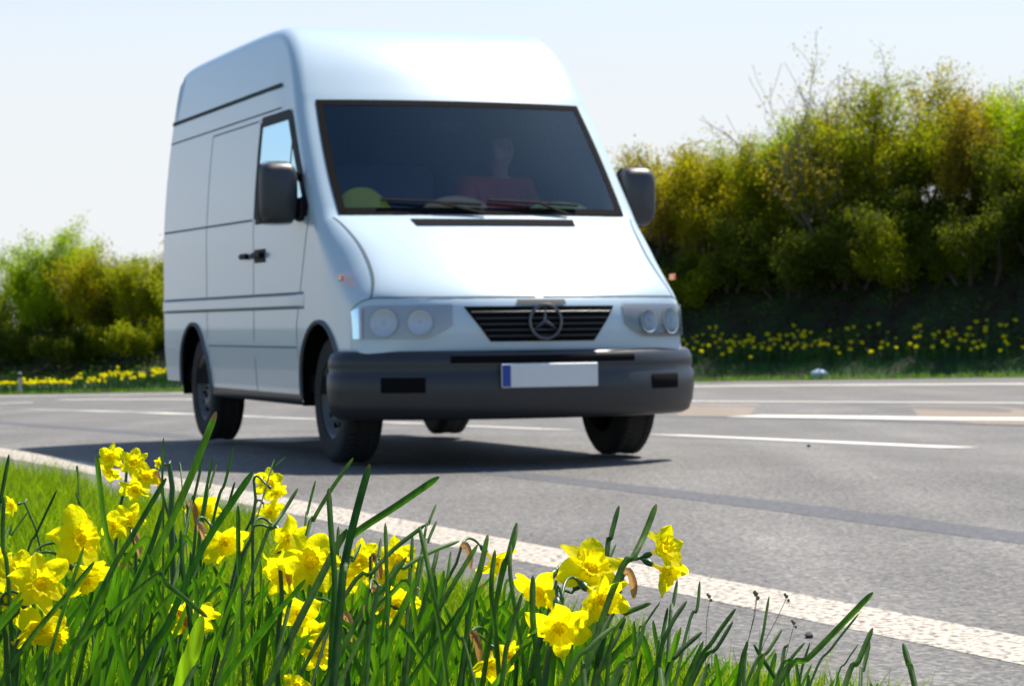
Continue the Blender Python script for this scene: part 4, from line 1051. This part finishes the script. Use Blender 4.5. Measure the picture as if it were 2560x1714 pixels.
def ground_base(p_low, p_up, Zd):
    """carry the leaf line down to the turf"""
    d_ = (p_low-p_up); d_ = d_.normalized(); d_ = Vector((d_.x*.6, d_.y, min(d_.z, -.7))).normalized(); g0 = gz(p_low.x, p_low.y)
    t = (p_low.z-(g0-.01))/max(.2, -d_.z); q = p_low+d_*t; q.z = gz(q.x, q.y)-.01; return q
PLANTS = []
def flower(root, c_, facing, size, node, seed):
    n_ = fcount[0]; fcount[0] += 1; fz = cam2w(facing); rot = fz.to_track_quat('Z', 'Y').to_matrix() @ Matrix.Rotation((seed*1.7) % 6.28, 3, 'Z')
    fl = obj('flower', PET[n_ % 9], root); fl.location = c_-root.location; fl.rotation_euler = rot.to_euler(); size *= .80; fl.scale = (size,)*3
    tr = obj('trumpet', TRU[n_ % 4], fl)
    bk = obj('flower_tube', BACK, fl)
    # pedicel from the node to the back of the ovary
    e = c_-fz*.042*size; mid = node.lerp(e, .5)+Vector((0, 0, .012))-fz*.012; e2 = e-fz*.008
    mb = MB(); pts = []
    for t in np.linspace(0, 1, 9):
        a = node.lerp(mid, t); b_ = mid.lerp(e2, t); pts.append(a.lerp(b_, t))
    mb.tube(pts+[e], .0019, 7); mb.build('pedicel', M['stem'], root, smooth=True, world=True)
def plant(label, node, Z, flowers, stem_low, stemw=.006, spathe=True, group='yellow daffodils in the near verge', ovary_bud=None):
    nd = at(*node, Z); lo = at(*stem_low, Z); base = ground_base(lo, nd, Z)
    root = empty('daffodil', base, label, 'daffodil', group)
    mb = MB(); pts = [base, base.lerp(lo, .6)+Vector((0, .01, 0)), lo, lo.lerp(nd, .5)+Vector((.004, 0, .002)), nd]; 
    mb.tube(pts, [stemw*.62, stemw*.58, stemw*.55, stemw*.5, stemw*.42], 8); mb.build('stem', M['stem'], root, smooth=True, world=True)
    if spathe and int(node[0]) % 2:
        mb = ribbon([nd-Vector((0, 0, .004)), nd+RT*.006+Vector((0, -.004, .003)), nd+RT*.012+Vector((0, -.006, -.012)), nd+RT*.013+Vector((0, -.004, -.032))], .010, int(node[0]), fold=.6, base_w=.9); mb.build('spathe', [M['spathe'], M['spathe']], root, smooth=True, world=True)
    for i, (p, fc, s_) in enumerate(flowers):
        zz = Z+(random.Random(int(p[0]+p[1])).uniform(-.03, .03)); flower(root, at(*p, zz), fc, s_, nd, int(p[0])+i)
    PLANTS.append((base, root, [0])); return root
plant('daffodil on a thick dark stem at left, one big bloom and one drooping', c1(165, 885), 3.0, [(c1(430, 760), (.72, .15, .6), 1.3), (c1(458, 975), (.70, -.55, .40), 1.12), (c1(110, 950), (.1, .4, .8), .95)], c1(95, 1350), .0085)
plant('daffodil cut by the left edge with three overlapping blooms low at the left', c1(-10, 1120), 2.95, [(c1(215, 1010), (.55, .25, .7), 1.22), (c1(190, 1235), (.45, -.68, .45), 1.2), (c1(300, 1290), (.7, -.35, .5), .85), (c1(95, 1120), (-.3, -.1, .9), 1.0)], c1(40, 1500), .007)
plant('single small daffodil facing left over the bright turf at the far left', c1(135, 565), 4.3, [(c1(68, 575), (-.6, -.1, .75), .62)], c1(230, 850), .004, spathe=False)
plant('daffodil with pale papery bloom behind the tall blade at upper left', c1(700, 335), 4.1, [(c1(612, 315), (-.25, .25, .9), .78), (c1(600, 385), (-.45, -.6, .5), .72)], c1(650, 620), .0055)
plant('upper daffodil with two nodding blooms right of the papery one', c1(830, 400), 4.0, [(c1(735, 345), (.05, .45, .85), .82), (c1(745, 480), (-.1, -.75, .6), .9), (c1(800, 420), (.35, .1, .85), .72)], c1(905, 560), .005)
plant('daffodil with a tiny opening bud on a thick bent stem', c1(928, 350), 3.9, [(c1(872, 343), (-.6, .2, .6), .3)], c1(938, 620), .009, spathe=False)
plant('daffodil bloom half hidden by two blades, left of the great leaning leaf', c1(720, 740), 3.6, [(c1(630, 690), (-.35, .1, .85), .78), (c1(705, 665), (.2, .4, .85), .85)], c1(745, 900), .005)
plant('daffodil with a bloom seen sideways left of the white line, beyond the leaning leaf', c1(1030, 575), 3.7, [(c1(1105, 605), (.55, -.15, .75), .95)], c1(1000, 800), .005)
plant('daffodil with one drooping bloom just right of the longest leaning leaf', c1(1075, 690), 3.3, [(c1(1225, 770), (.52, -.5, .6), 1.12)], c1(1020, 1000), .005)
plant('daffodil with a bright star-like bloom against the white edge line', c2(75, 438), 3.9, [(c2(160, 455), (.35, .05, .9), .85), (c2(195, 505), (.65, -.5, .45), .6)], c2(70, 660), .005)
plant('small bloom hanging below the star-like one against the white line', c2(85, 572), 3.9, [(c2(165, 605), (.4, -.25, .85), .72)], c2(10, 760), .0045)
plant('daffodil with a side-on bloom above the wide open one', c2(75, 690), 3.25, [(c2(258, 755), (.62, -.45, .6), 1.05), (c2(205, 890), (-.1, -.8, .5), .7)], c2(10, 850), .005)
plant('daffodil with the wide open bloom facing the camera in the middle left', c2(218, 880), 3.05, [(c2(390, 885), (.12, .12, .98), 1.28), (c2(235, 950), (-.3, -.3, .8), .9)], c2(208, 1300), .006)
plant('daffodil with a ragged bloom facing right, just right of the wide open one', c2(545, 855), 3.4, [(c2(650, 880), (.62, .1, .65), 1.05), (c2(575, 955), (.25, -.55, .75), .9)], c2(520, 1200), .005)
plant('daffodil with two blooms behind the dark crossing blades in the middle', c2(715, 862), 3.35, [(c2(860, 880), (.35, .15, .85), 1.05), (c2(780, 950), (.0, -.2, .9), .85)], c2(690, 1200), .005)
plant('daffodil with a downward bloom under the pair in the middle', c2(715, 1040), 3.15, [(c2(850, 1110), (.55, -.5, .6), 1.1), (c2(915, 1165), (.8, -.3, .4), .7)], c2(620, 1350), .005)
plant('daffodil with frilled blooms low beneath the wide open one', c2(560, 1190), 3.1, [(c2(335, 1170), (-.35, -.35, .8), 1.0), (c2(455, 1300), (-.2, -.4, .85), .72), (c2(440, 1390), (-.1, -.7, .6), .8)], c2(590, 1450), .0045)
plant('daffodil with a lone bloom over the white line left of the right-hand cluster', c2(1215, 805), 3.5, [(c2(1395, 880), (.55, -.55, .5), 1.05)], c2(1130, 1000), .0045)
plant('daffodil nearly buried in leaves at the bottom, left of the right-hand cluster', c2(1255, 1290), 2.95, [(c2(1385, 1440), (.1, -.7, .55), 1.0), (c2(1465, 1400), (.6, -.3, .6), .72)], c2(1225, 1500), .005)
plant('daffodil bloom split by two blades above the pale lit leaf', c1(960, 1160), 3.1, [(c1(1045, 1200), (.1, -.2, .9), 1.0), (c1(1110, 1180), (.6, .1, .7), .62)], c1(900, 1400), .005)
plant('daffodil of the right-hand cluster with the top bloom and the left bloom', c3(405, 1060), 2.95, [(c3(330, 1040), (-.5, -.55, .6), 1.12), (c3(600, 930), (.35, .55, .65), 1.38)], c3(300, 1400), .0085)
plant('daffodil of the right-hand cluster with the lowest bloom and the right bloom', c3(450, 1080), 2.88, [(c3(435, 1235), (.05, -.68, .65), 1.3), (c3(650, 1090), (.5, -.4, .6), 1.22)], c3(375, 1400), .0075)
plant('tall daffodil with two side-facing blooms alone over the white line at the right', c3(785, 950), 3.0, [(c3(1000, 815), (.72, .35, .5), .95), (c3(1015, 935), (.75, -.35, .45), 1.05)], c3(700, 1200), .007)
plant('daffodil with only a bloom tip showing at the bottom edge', c2(260, 1560), 2.9, [(c2(312, 1575), (.2, .5, .7), .6)], c2(250, 1640), .004)
plant('daffodil bud cut by the left edge below the thick dark stem', c1(-40, 870), 3.1, [(c1(-5, 930), (-.2, .2, .8), .9)], c1(-50, 1200), .005)
# hand-placed blades: tip, ..., low point; width in crop pixels
LV = [(c1, [(1187, 60), (985, 560), (690, 1170), (600, 1400)], 44, 3.0), (c1, [(527, 297), (575, 700), (640, 1000)], 38, 3.05), (c1, [(913, 425), (740, 720), (600, 960), (470, 1330)], 30, 3.0), (c1, [(1390, 392), (1120, 800), (920, 1230), (760, 1500)], 40, 2.95),
 (c1, [(897, 205), (890, 430), (895, 700)], 15, 3.6), (c1, [(1280, 262), (1235, 450), (1160, 700)], 18, 3.5), (c1, [(1115, 315), (1060, 560), (1030, 660)], 16, 3.5), (c1, [(1165, 310), (1110, 620), (1075, 960)], 20, 3.4), (c1, [(50, 295), (5, 540), (-30, 760)], 22, 3.1),
 (c1, [(415, 503), (455, 620), (480, 760)], 17, 3.5), (c1, [(312, 492), (200, 730), (130, 900)], 14, 3.7), (c1, [(155, 610), (60, 740), (0, 800)], 14, 3.6), (c1, [(900, 575), (820, 830), (700, 1100), (600, 1400)], 30, 3.05), (c1, [(1305, 575), (1310, 900), (1330, 1190)], 28, 3.1),
 (c1, [(993, 710), (1010, 1000), (1050, 1300)], 26, 3.05), (c1, [(20, 530), (15, 800), (50, 1060)], 25, 3.0), (c1, [(1190, 350), (1150, 480), (1120, 640)], 14, 3.6), (c1, [(1290, 445), (1230, 640), (1150, 760)], 16, 3.5), (c1, [(1045, 830), (1045, 1100), (1050, 1320)], 22, 3.1),
 (c1, [(1110, 1450), (1000, 1600)], 34, 2.8), (c1, [(415, 385), (430, 500)], 10, 3.8), (c1, [(980, 395), (1000, 470)], 9, 3.8), (c1, [(460, 800), (300, 1300), (250, 1560)], 26, 2.9), (c1, [(640, 860), (480, 1200), (330, 1560)], 26, 2.8),
 (c2, [(710, 348), (640, 600), (575, 880), (550, 1100)], 48, 2.95), (c2, [(1095, 420), (860, 580), (620, 740), (480, 900)], 42, 3.0), (c2, [(622, 315), (500, 490), (400, 660), (350, 800)], 24, 3.2), (c2, [(487, 480), (500, 700), (520, 1000), (500, 1400)], 34, 2.95), (c2, [(318, 483), (240, 610), (180, 700), (100, 860)], 22, 3.3),
 (c2, [(415, 440), (370, 620), (350, 760)], 15, 3.5), (c2, [(250, 310), (190, 370), (150, 450)], 9, 3.9), (c2, [(798, 672), (805, 900), (810, 1240)], 24, 2.9), (c2, [(1078, 568), (1035, 680), (1000, 820)], 16, 3.4), (c2, [(1080, 660), (1030, 780), (1000, 900)], 18, 3.3), (c2, [(1020, 680), (840, 820), (720, 950), (550, 1110)], 26, 3.1),
 (c2, [(1205, 770), (1050, 830), (900, 920), (780, 1050)], 26, 3.1), (c2, [(948, 735), (940, 900), (925, 1080)], 22, 3.2), (c2, [(983, 690), (1020, 850), (1060, 1060), (1130, 1500)], 28, 2.9), (c2, [(1090, 800), (1060, 930), (1000, 1150), (930, 1400)], 26, 3.05), (c2, [(1305, 790), (1200, 960), (1060, 1200), (920, 1480)], 30, 3.0),
 (c2, [(1362, 735), (1310, 950), (1200, 1200), (1110, 1480)], 31, 2.95), (c2, [(1520, 670), (1470, 850), (1410, 1080)], 24, 3.1), (c2, [(1158, 825), (1140, 960), (1100, 1150)], 18, 3.2), (c2, [(1125, 1130), (1200, 1300), (1260, 1440)], 22, 2.9), (c2, [(1400, 820), (1380, 1050), (1420, 1480)], 28, 2.9),
 (c2, [(775, 755), (760, 870), (740, 1000)], 19, 3.3), (c2, [(915, 860), (780, 1040), (620, 1250)], 32, 2.95), (c2, [(760, 1010), (720, 1250), (700, 1480)], 25, 2.9), (c2, [(990, 850), (960, 1050), (930, 1300)], 23, 3.05), (c2, [(665, 785), (620, 880), (560, 1000)], 20, 3.2), (c2, [(540, 690), (535, 850), (530, 1000)], 22, 3.1),
 (c3, [(765, 578), (720, 750), (690, 930)], 33, 3.05), (c3, [(968, 568), (900, 740), (840, 860), (720, 1060)], 38, 2.95), (c3, [(747, 790), (700, 900), (660, 1050)], 20, 3.1), (c3, [(203, 672), (180, 800), (90, 1110)], 26, 3.05), (c3, [(170, 790), (165, 950), (200, 1200), (240, 1480)], 24, 2.95),
 (c3, [(940, 1112), (800, 1170), (690, 1240)], 28, 3.0), (c3, [(990, 1105), (900, 1240), (850, 1350)], 14, 3.2), (c3, [(1083, 985), (1060, 1120), (1040, 1250)], 22, 3.1), (c3, [(1207, 990), (1190, 1150), (1130, 1290)], 18, 3.2), (c3, [(1137, 1098), (1040, 1250), (970, 1500)], 26, 3.0),
 (c3, [(1405, 1143), (1280, 1320), (1150, 1560)], 27, 2.95), (c3, [(1390, 1212), (1300, 1360), (1170, 1540)], 24, 2.9), (c3, [(1220, 1270), (1080, 1400), (1010, 1560)], 28, 2.85), (c3, [(800, 1195), (740, 1330), (640, 1540)], 27, 2.95), (c3, [(910, 1210), (850, 1400), (740, 1560)], 26, 2.9),
 (c3, [(742, 1235), (600, 1360), (460, 1560)], 32, 2.85), (c3, [(230, 1060), (160, 1300), (120, 1540)], 30, 2.85), (c3, [(990, 1480), (1010, 1600)], 36, 2.75), (c3, [(1270, 1485), (1200, 1600)], 30, 2.75), (c3, [(1470, 1320), (1420, 1560)], 27, 2.9), (c3, [(290, 960), (290, 1200), (320, 1500)], 36, 2.85),
 (c3, [(730, 1280), (700, 1520)], 26, 2.9), (c3, [(825, 1420), (700, 1600)], 30, 2.8), (c3, [(560, 1420), (575, 1600)], 34, 2.8), (c3, [(1030, 1135), (1000, 1300), (970, 1450)], 22, 3.0), (c3, [(45, 735), (0, 950), (-60, 1200)], 28, 2.95), (c3, [(650, 1200), (650, 1500)], 24, 2.95),
 (c4, [(710, 1052), (500, 1270), (350, 1420), (190, 1560)], 37, 2.95), (c4, [(138, 1075), (110, 1250), (80, 1480)], 16, 3.1), (c4, [(708, 1247), (630, 1430), (550, 1590)], 33, 2.9), (c4, [(693, 1325), (655, 1480), (640, 1580)], 24, 2.9), (c4, [(873, 1332), (905, 1450), (940, 1580)], 36, 2.85),
 (c4, [(630, 1170), (480, 1360), (370, 1540)], 14, 3.1), (c4, [(210, 1255), (130, 1380), (20, 1540)], 20, 3.0), (c4, [(335, 1330), (260, 1420), (160, 1580)], 24, 2.95), (c4, [(240, 1335), (205, 1500)], 25, 2.95), (c4, [(630, 1335), (560, 1440), (500, 1580)], 11, 3.1), (c4, [(15, 1320), (0, 1500)], 20, 3.0), (c4, [(362, 1330), (300, 1580)], 17, 3.1)]
CLUMPS = []
def leaf_obj(pts3, wm, seed, mat, owner):
    mb = ribbon(pts3, wm, seed); mb.build('leaf', [mat, M['drytip']], owner, smooth=True, world=True)
def owner_for(base):
    """leaves belong to the plant they sprout from, else to a leaf tuft of their own"""
    best = None
    for P_ in PLANTS:
        d_ = (P_[0]-base).length
        if d_ < .16 and P_[2][0] < 9 and (best is None or d_ < best[0]): best = (d_, P_)
    if best: best[1][2][0] += 1; return best[1][1]
    for C_ in CLUMPS:
        if (C_[0]-base).length < .13 and C_[2][0] < 9: C_[2][0] += 1; return C_[1]
    root = empty('daffodil_tuft', base, 'tuft of dark green daffodil leaves without a flower in the near verge', 'plant', 'flowerless daffodil tufts in the near verge'); CLUMPS.append((base, root, [1])); return root
sd_n = 0
for fn, pts, wpx, Z in LV:
    sd_n += 1; n_ = len(pts); wp = [at(*fn(*p), Z-.03*i+.04*math.sin(sd_n)) for i, p in enumerate(pts)]
    base = ground_base(wp[-1], wp[-2], Z); wm = wpx/2.196/6000*Z*.95
    leaf_obj([base]+wp[::-1], wm, sd_n, M['leaf'], owner_for(base))
# the pale leaf, its sunlit look painted into the colour
wp = [at(*c1(*p), 2.85) for p in ((1110, 1180), (1060, 1380), (1000, 1560))]; base = ground_base(wp[-1], wp[-2], 2.85); leaf_obj([base]+wp[::-1], .019, 999, M['limeleaf'], owner_for(base))
# filler blades between them, below the line of the tall ones
def fill_top(x): return float(np.interp(x, [0, 300, 600, 850, 1150, 1400, 1650, 1900, 2150, 2350], [1450, 1370, 1360, 1400, 1430, 1500, 1560, 1620, 1690, 1760]))
fr = random.Random(77)
for k in range(420):
    x = fr.uniform(-80, 2250)
    if x > 1500 and fr.random() < .45: continue
    y = fill_top(x)+abs(fr.gauss(0, 110)); Z = fr.uniform(2.8, 4.0); y -= (Z-3.0)*20
    tip = at(x, y, Z); lean = fr.gauss(.16, .22); g0 = gz(tip.x, tip.y); h_ = tip.z-g0
    if h_ < .06: continue
    bx = tip.x-lean*h_; U_, V_ = uv(bx, Z)
    if U_ > float(near_u(V_))+.05: continue
    base = Vector((bx, Z+fr.uniform(-.05, .05), 0)); base.z = gz(base.x, base.y)-.01
    mid = base.lerp(tip, .55)+Vector((-.12*lean*h_, fr.uniform(-.02, .02), .02)); chain_ = [base, mid, tip]
    if k % 9 == 4 and h_ > .2:      # a blade that has folded over
        sx = fr.choice((-1, 1)); chain_ = [base, mid, tip, tip+Vector((sx*.02, 0, -.004)), tip+Vector((sx*fr.uniform(.04, .07), fr.uniform(-.02, .02), -fr.uniform(.03, .08)))]
    leaf_obj(chain_, fr.uniform(.0036, .0072)*(1.0 if fr.random() < .8 else 1.4), 2000+k, M['leaf'], owner_for(base))
print('plants', len(PLANTS), 'tufts', len(CLUMPS))
# dry seed stalks
M['dry'] = plain('dry_stalk', (.30, .21, .14), .8)
DRY = [([c4(75, 1055), c4(60, 1180), c4(20, 1330)], 3.5), ([c4(240, 1070), c4(180, 1200), c4(110, 1330)], 3.5), ([c3(1265, 1070), c3(1245, 1200), c3(1240, 1340)], 3.6), ([c3(1520, 1060), c3(1500, 1200), c3(1470, 1330)], 3.5), ([c4(280, 1215), c4(250, 1320), c4(220, 1450)], 3.5)]
DL = ['dry brown seed stalk just left of the tallest wisp over the white line', 'leaning dry seed stalk over the white line', 'dry seed stalk behind the leaves right of the two-bloom daffodil', 'thin dry stalk rising beside the brown leaf tip', 'short dry stalk left of the dark stone']
for (pts, Z), lab in zip(DRY, DL):
    wp = [at(*p, Z) for p in pts]; base = ground_base(wp[-1], wp[-2], Z); root = empty('dry_stalk', base, lab, 'weed'); mb = MB(); mb.tube([base]+wp[::-1], .0005, 5)
    mb.build('stalk', M['dry'], root, world=True); mb = MB(); r3 = random.Random(3)
    for q in range(4):
        c_ = wp[0]+Vector((r3.uniform(-.004, .004), 0, r3.uniform(-.008, .003))); mb.grid([[c_+Vector((.0022*math.sin(ph_)*math.cos(t), .0022*math.sin(ph_)*math.sin(t), .0028*math.cos(ph_))) for t in np.linspace(0, 6.28, 7, endpoint=False)] for ph_ in np.linspace(.01, 3.13, 5)], closed=True)
    mb.build('seed_head', M['dry'], root, world=True)
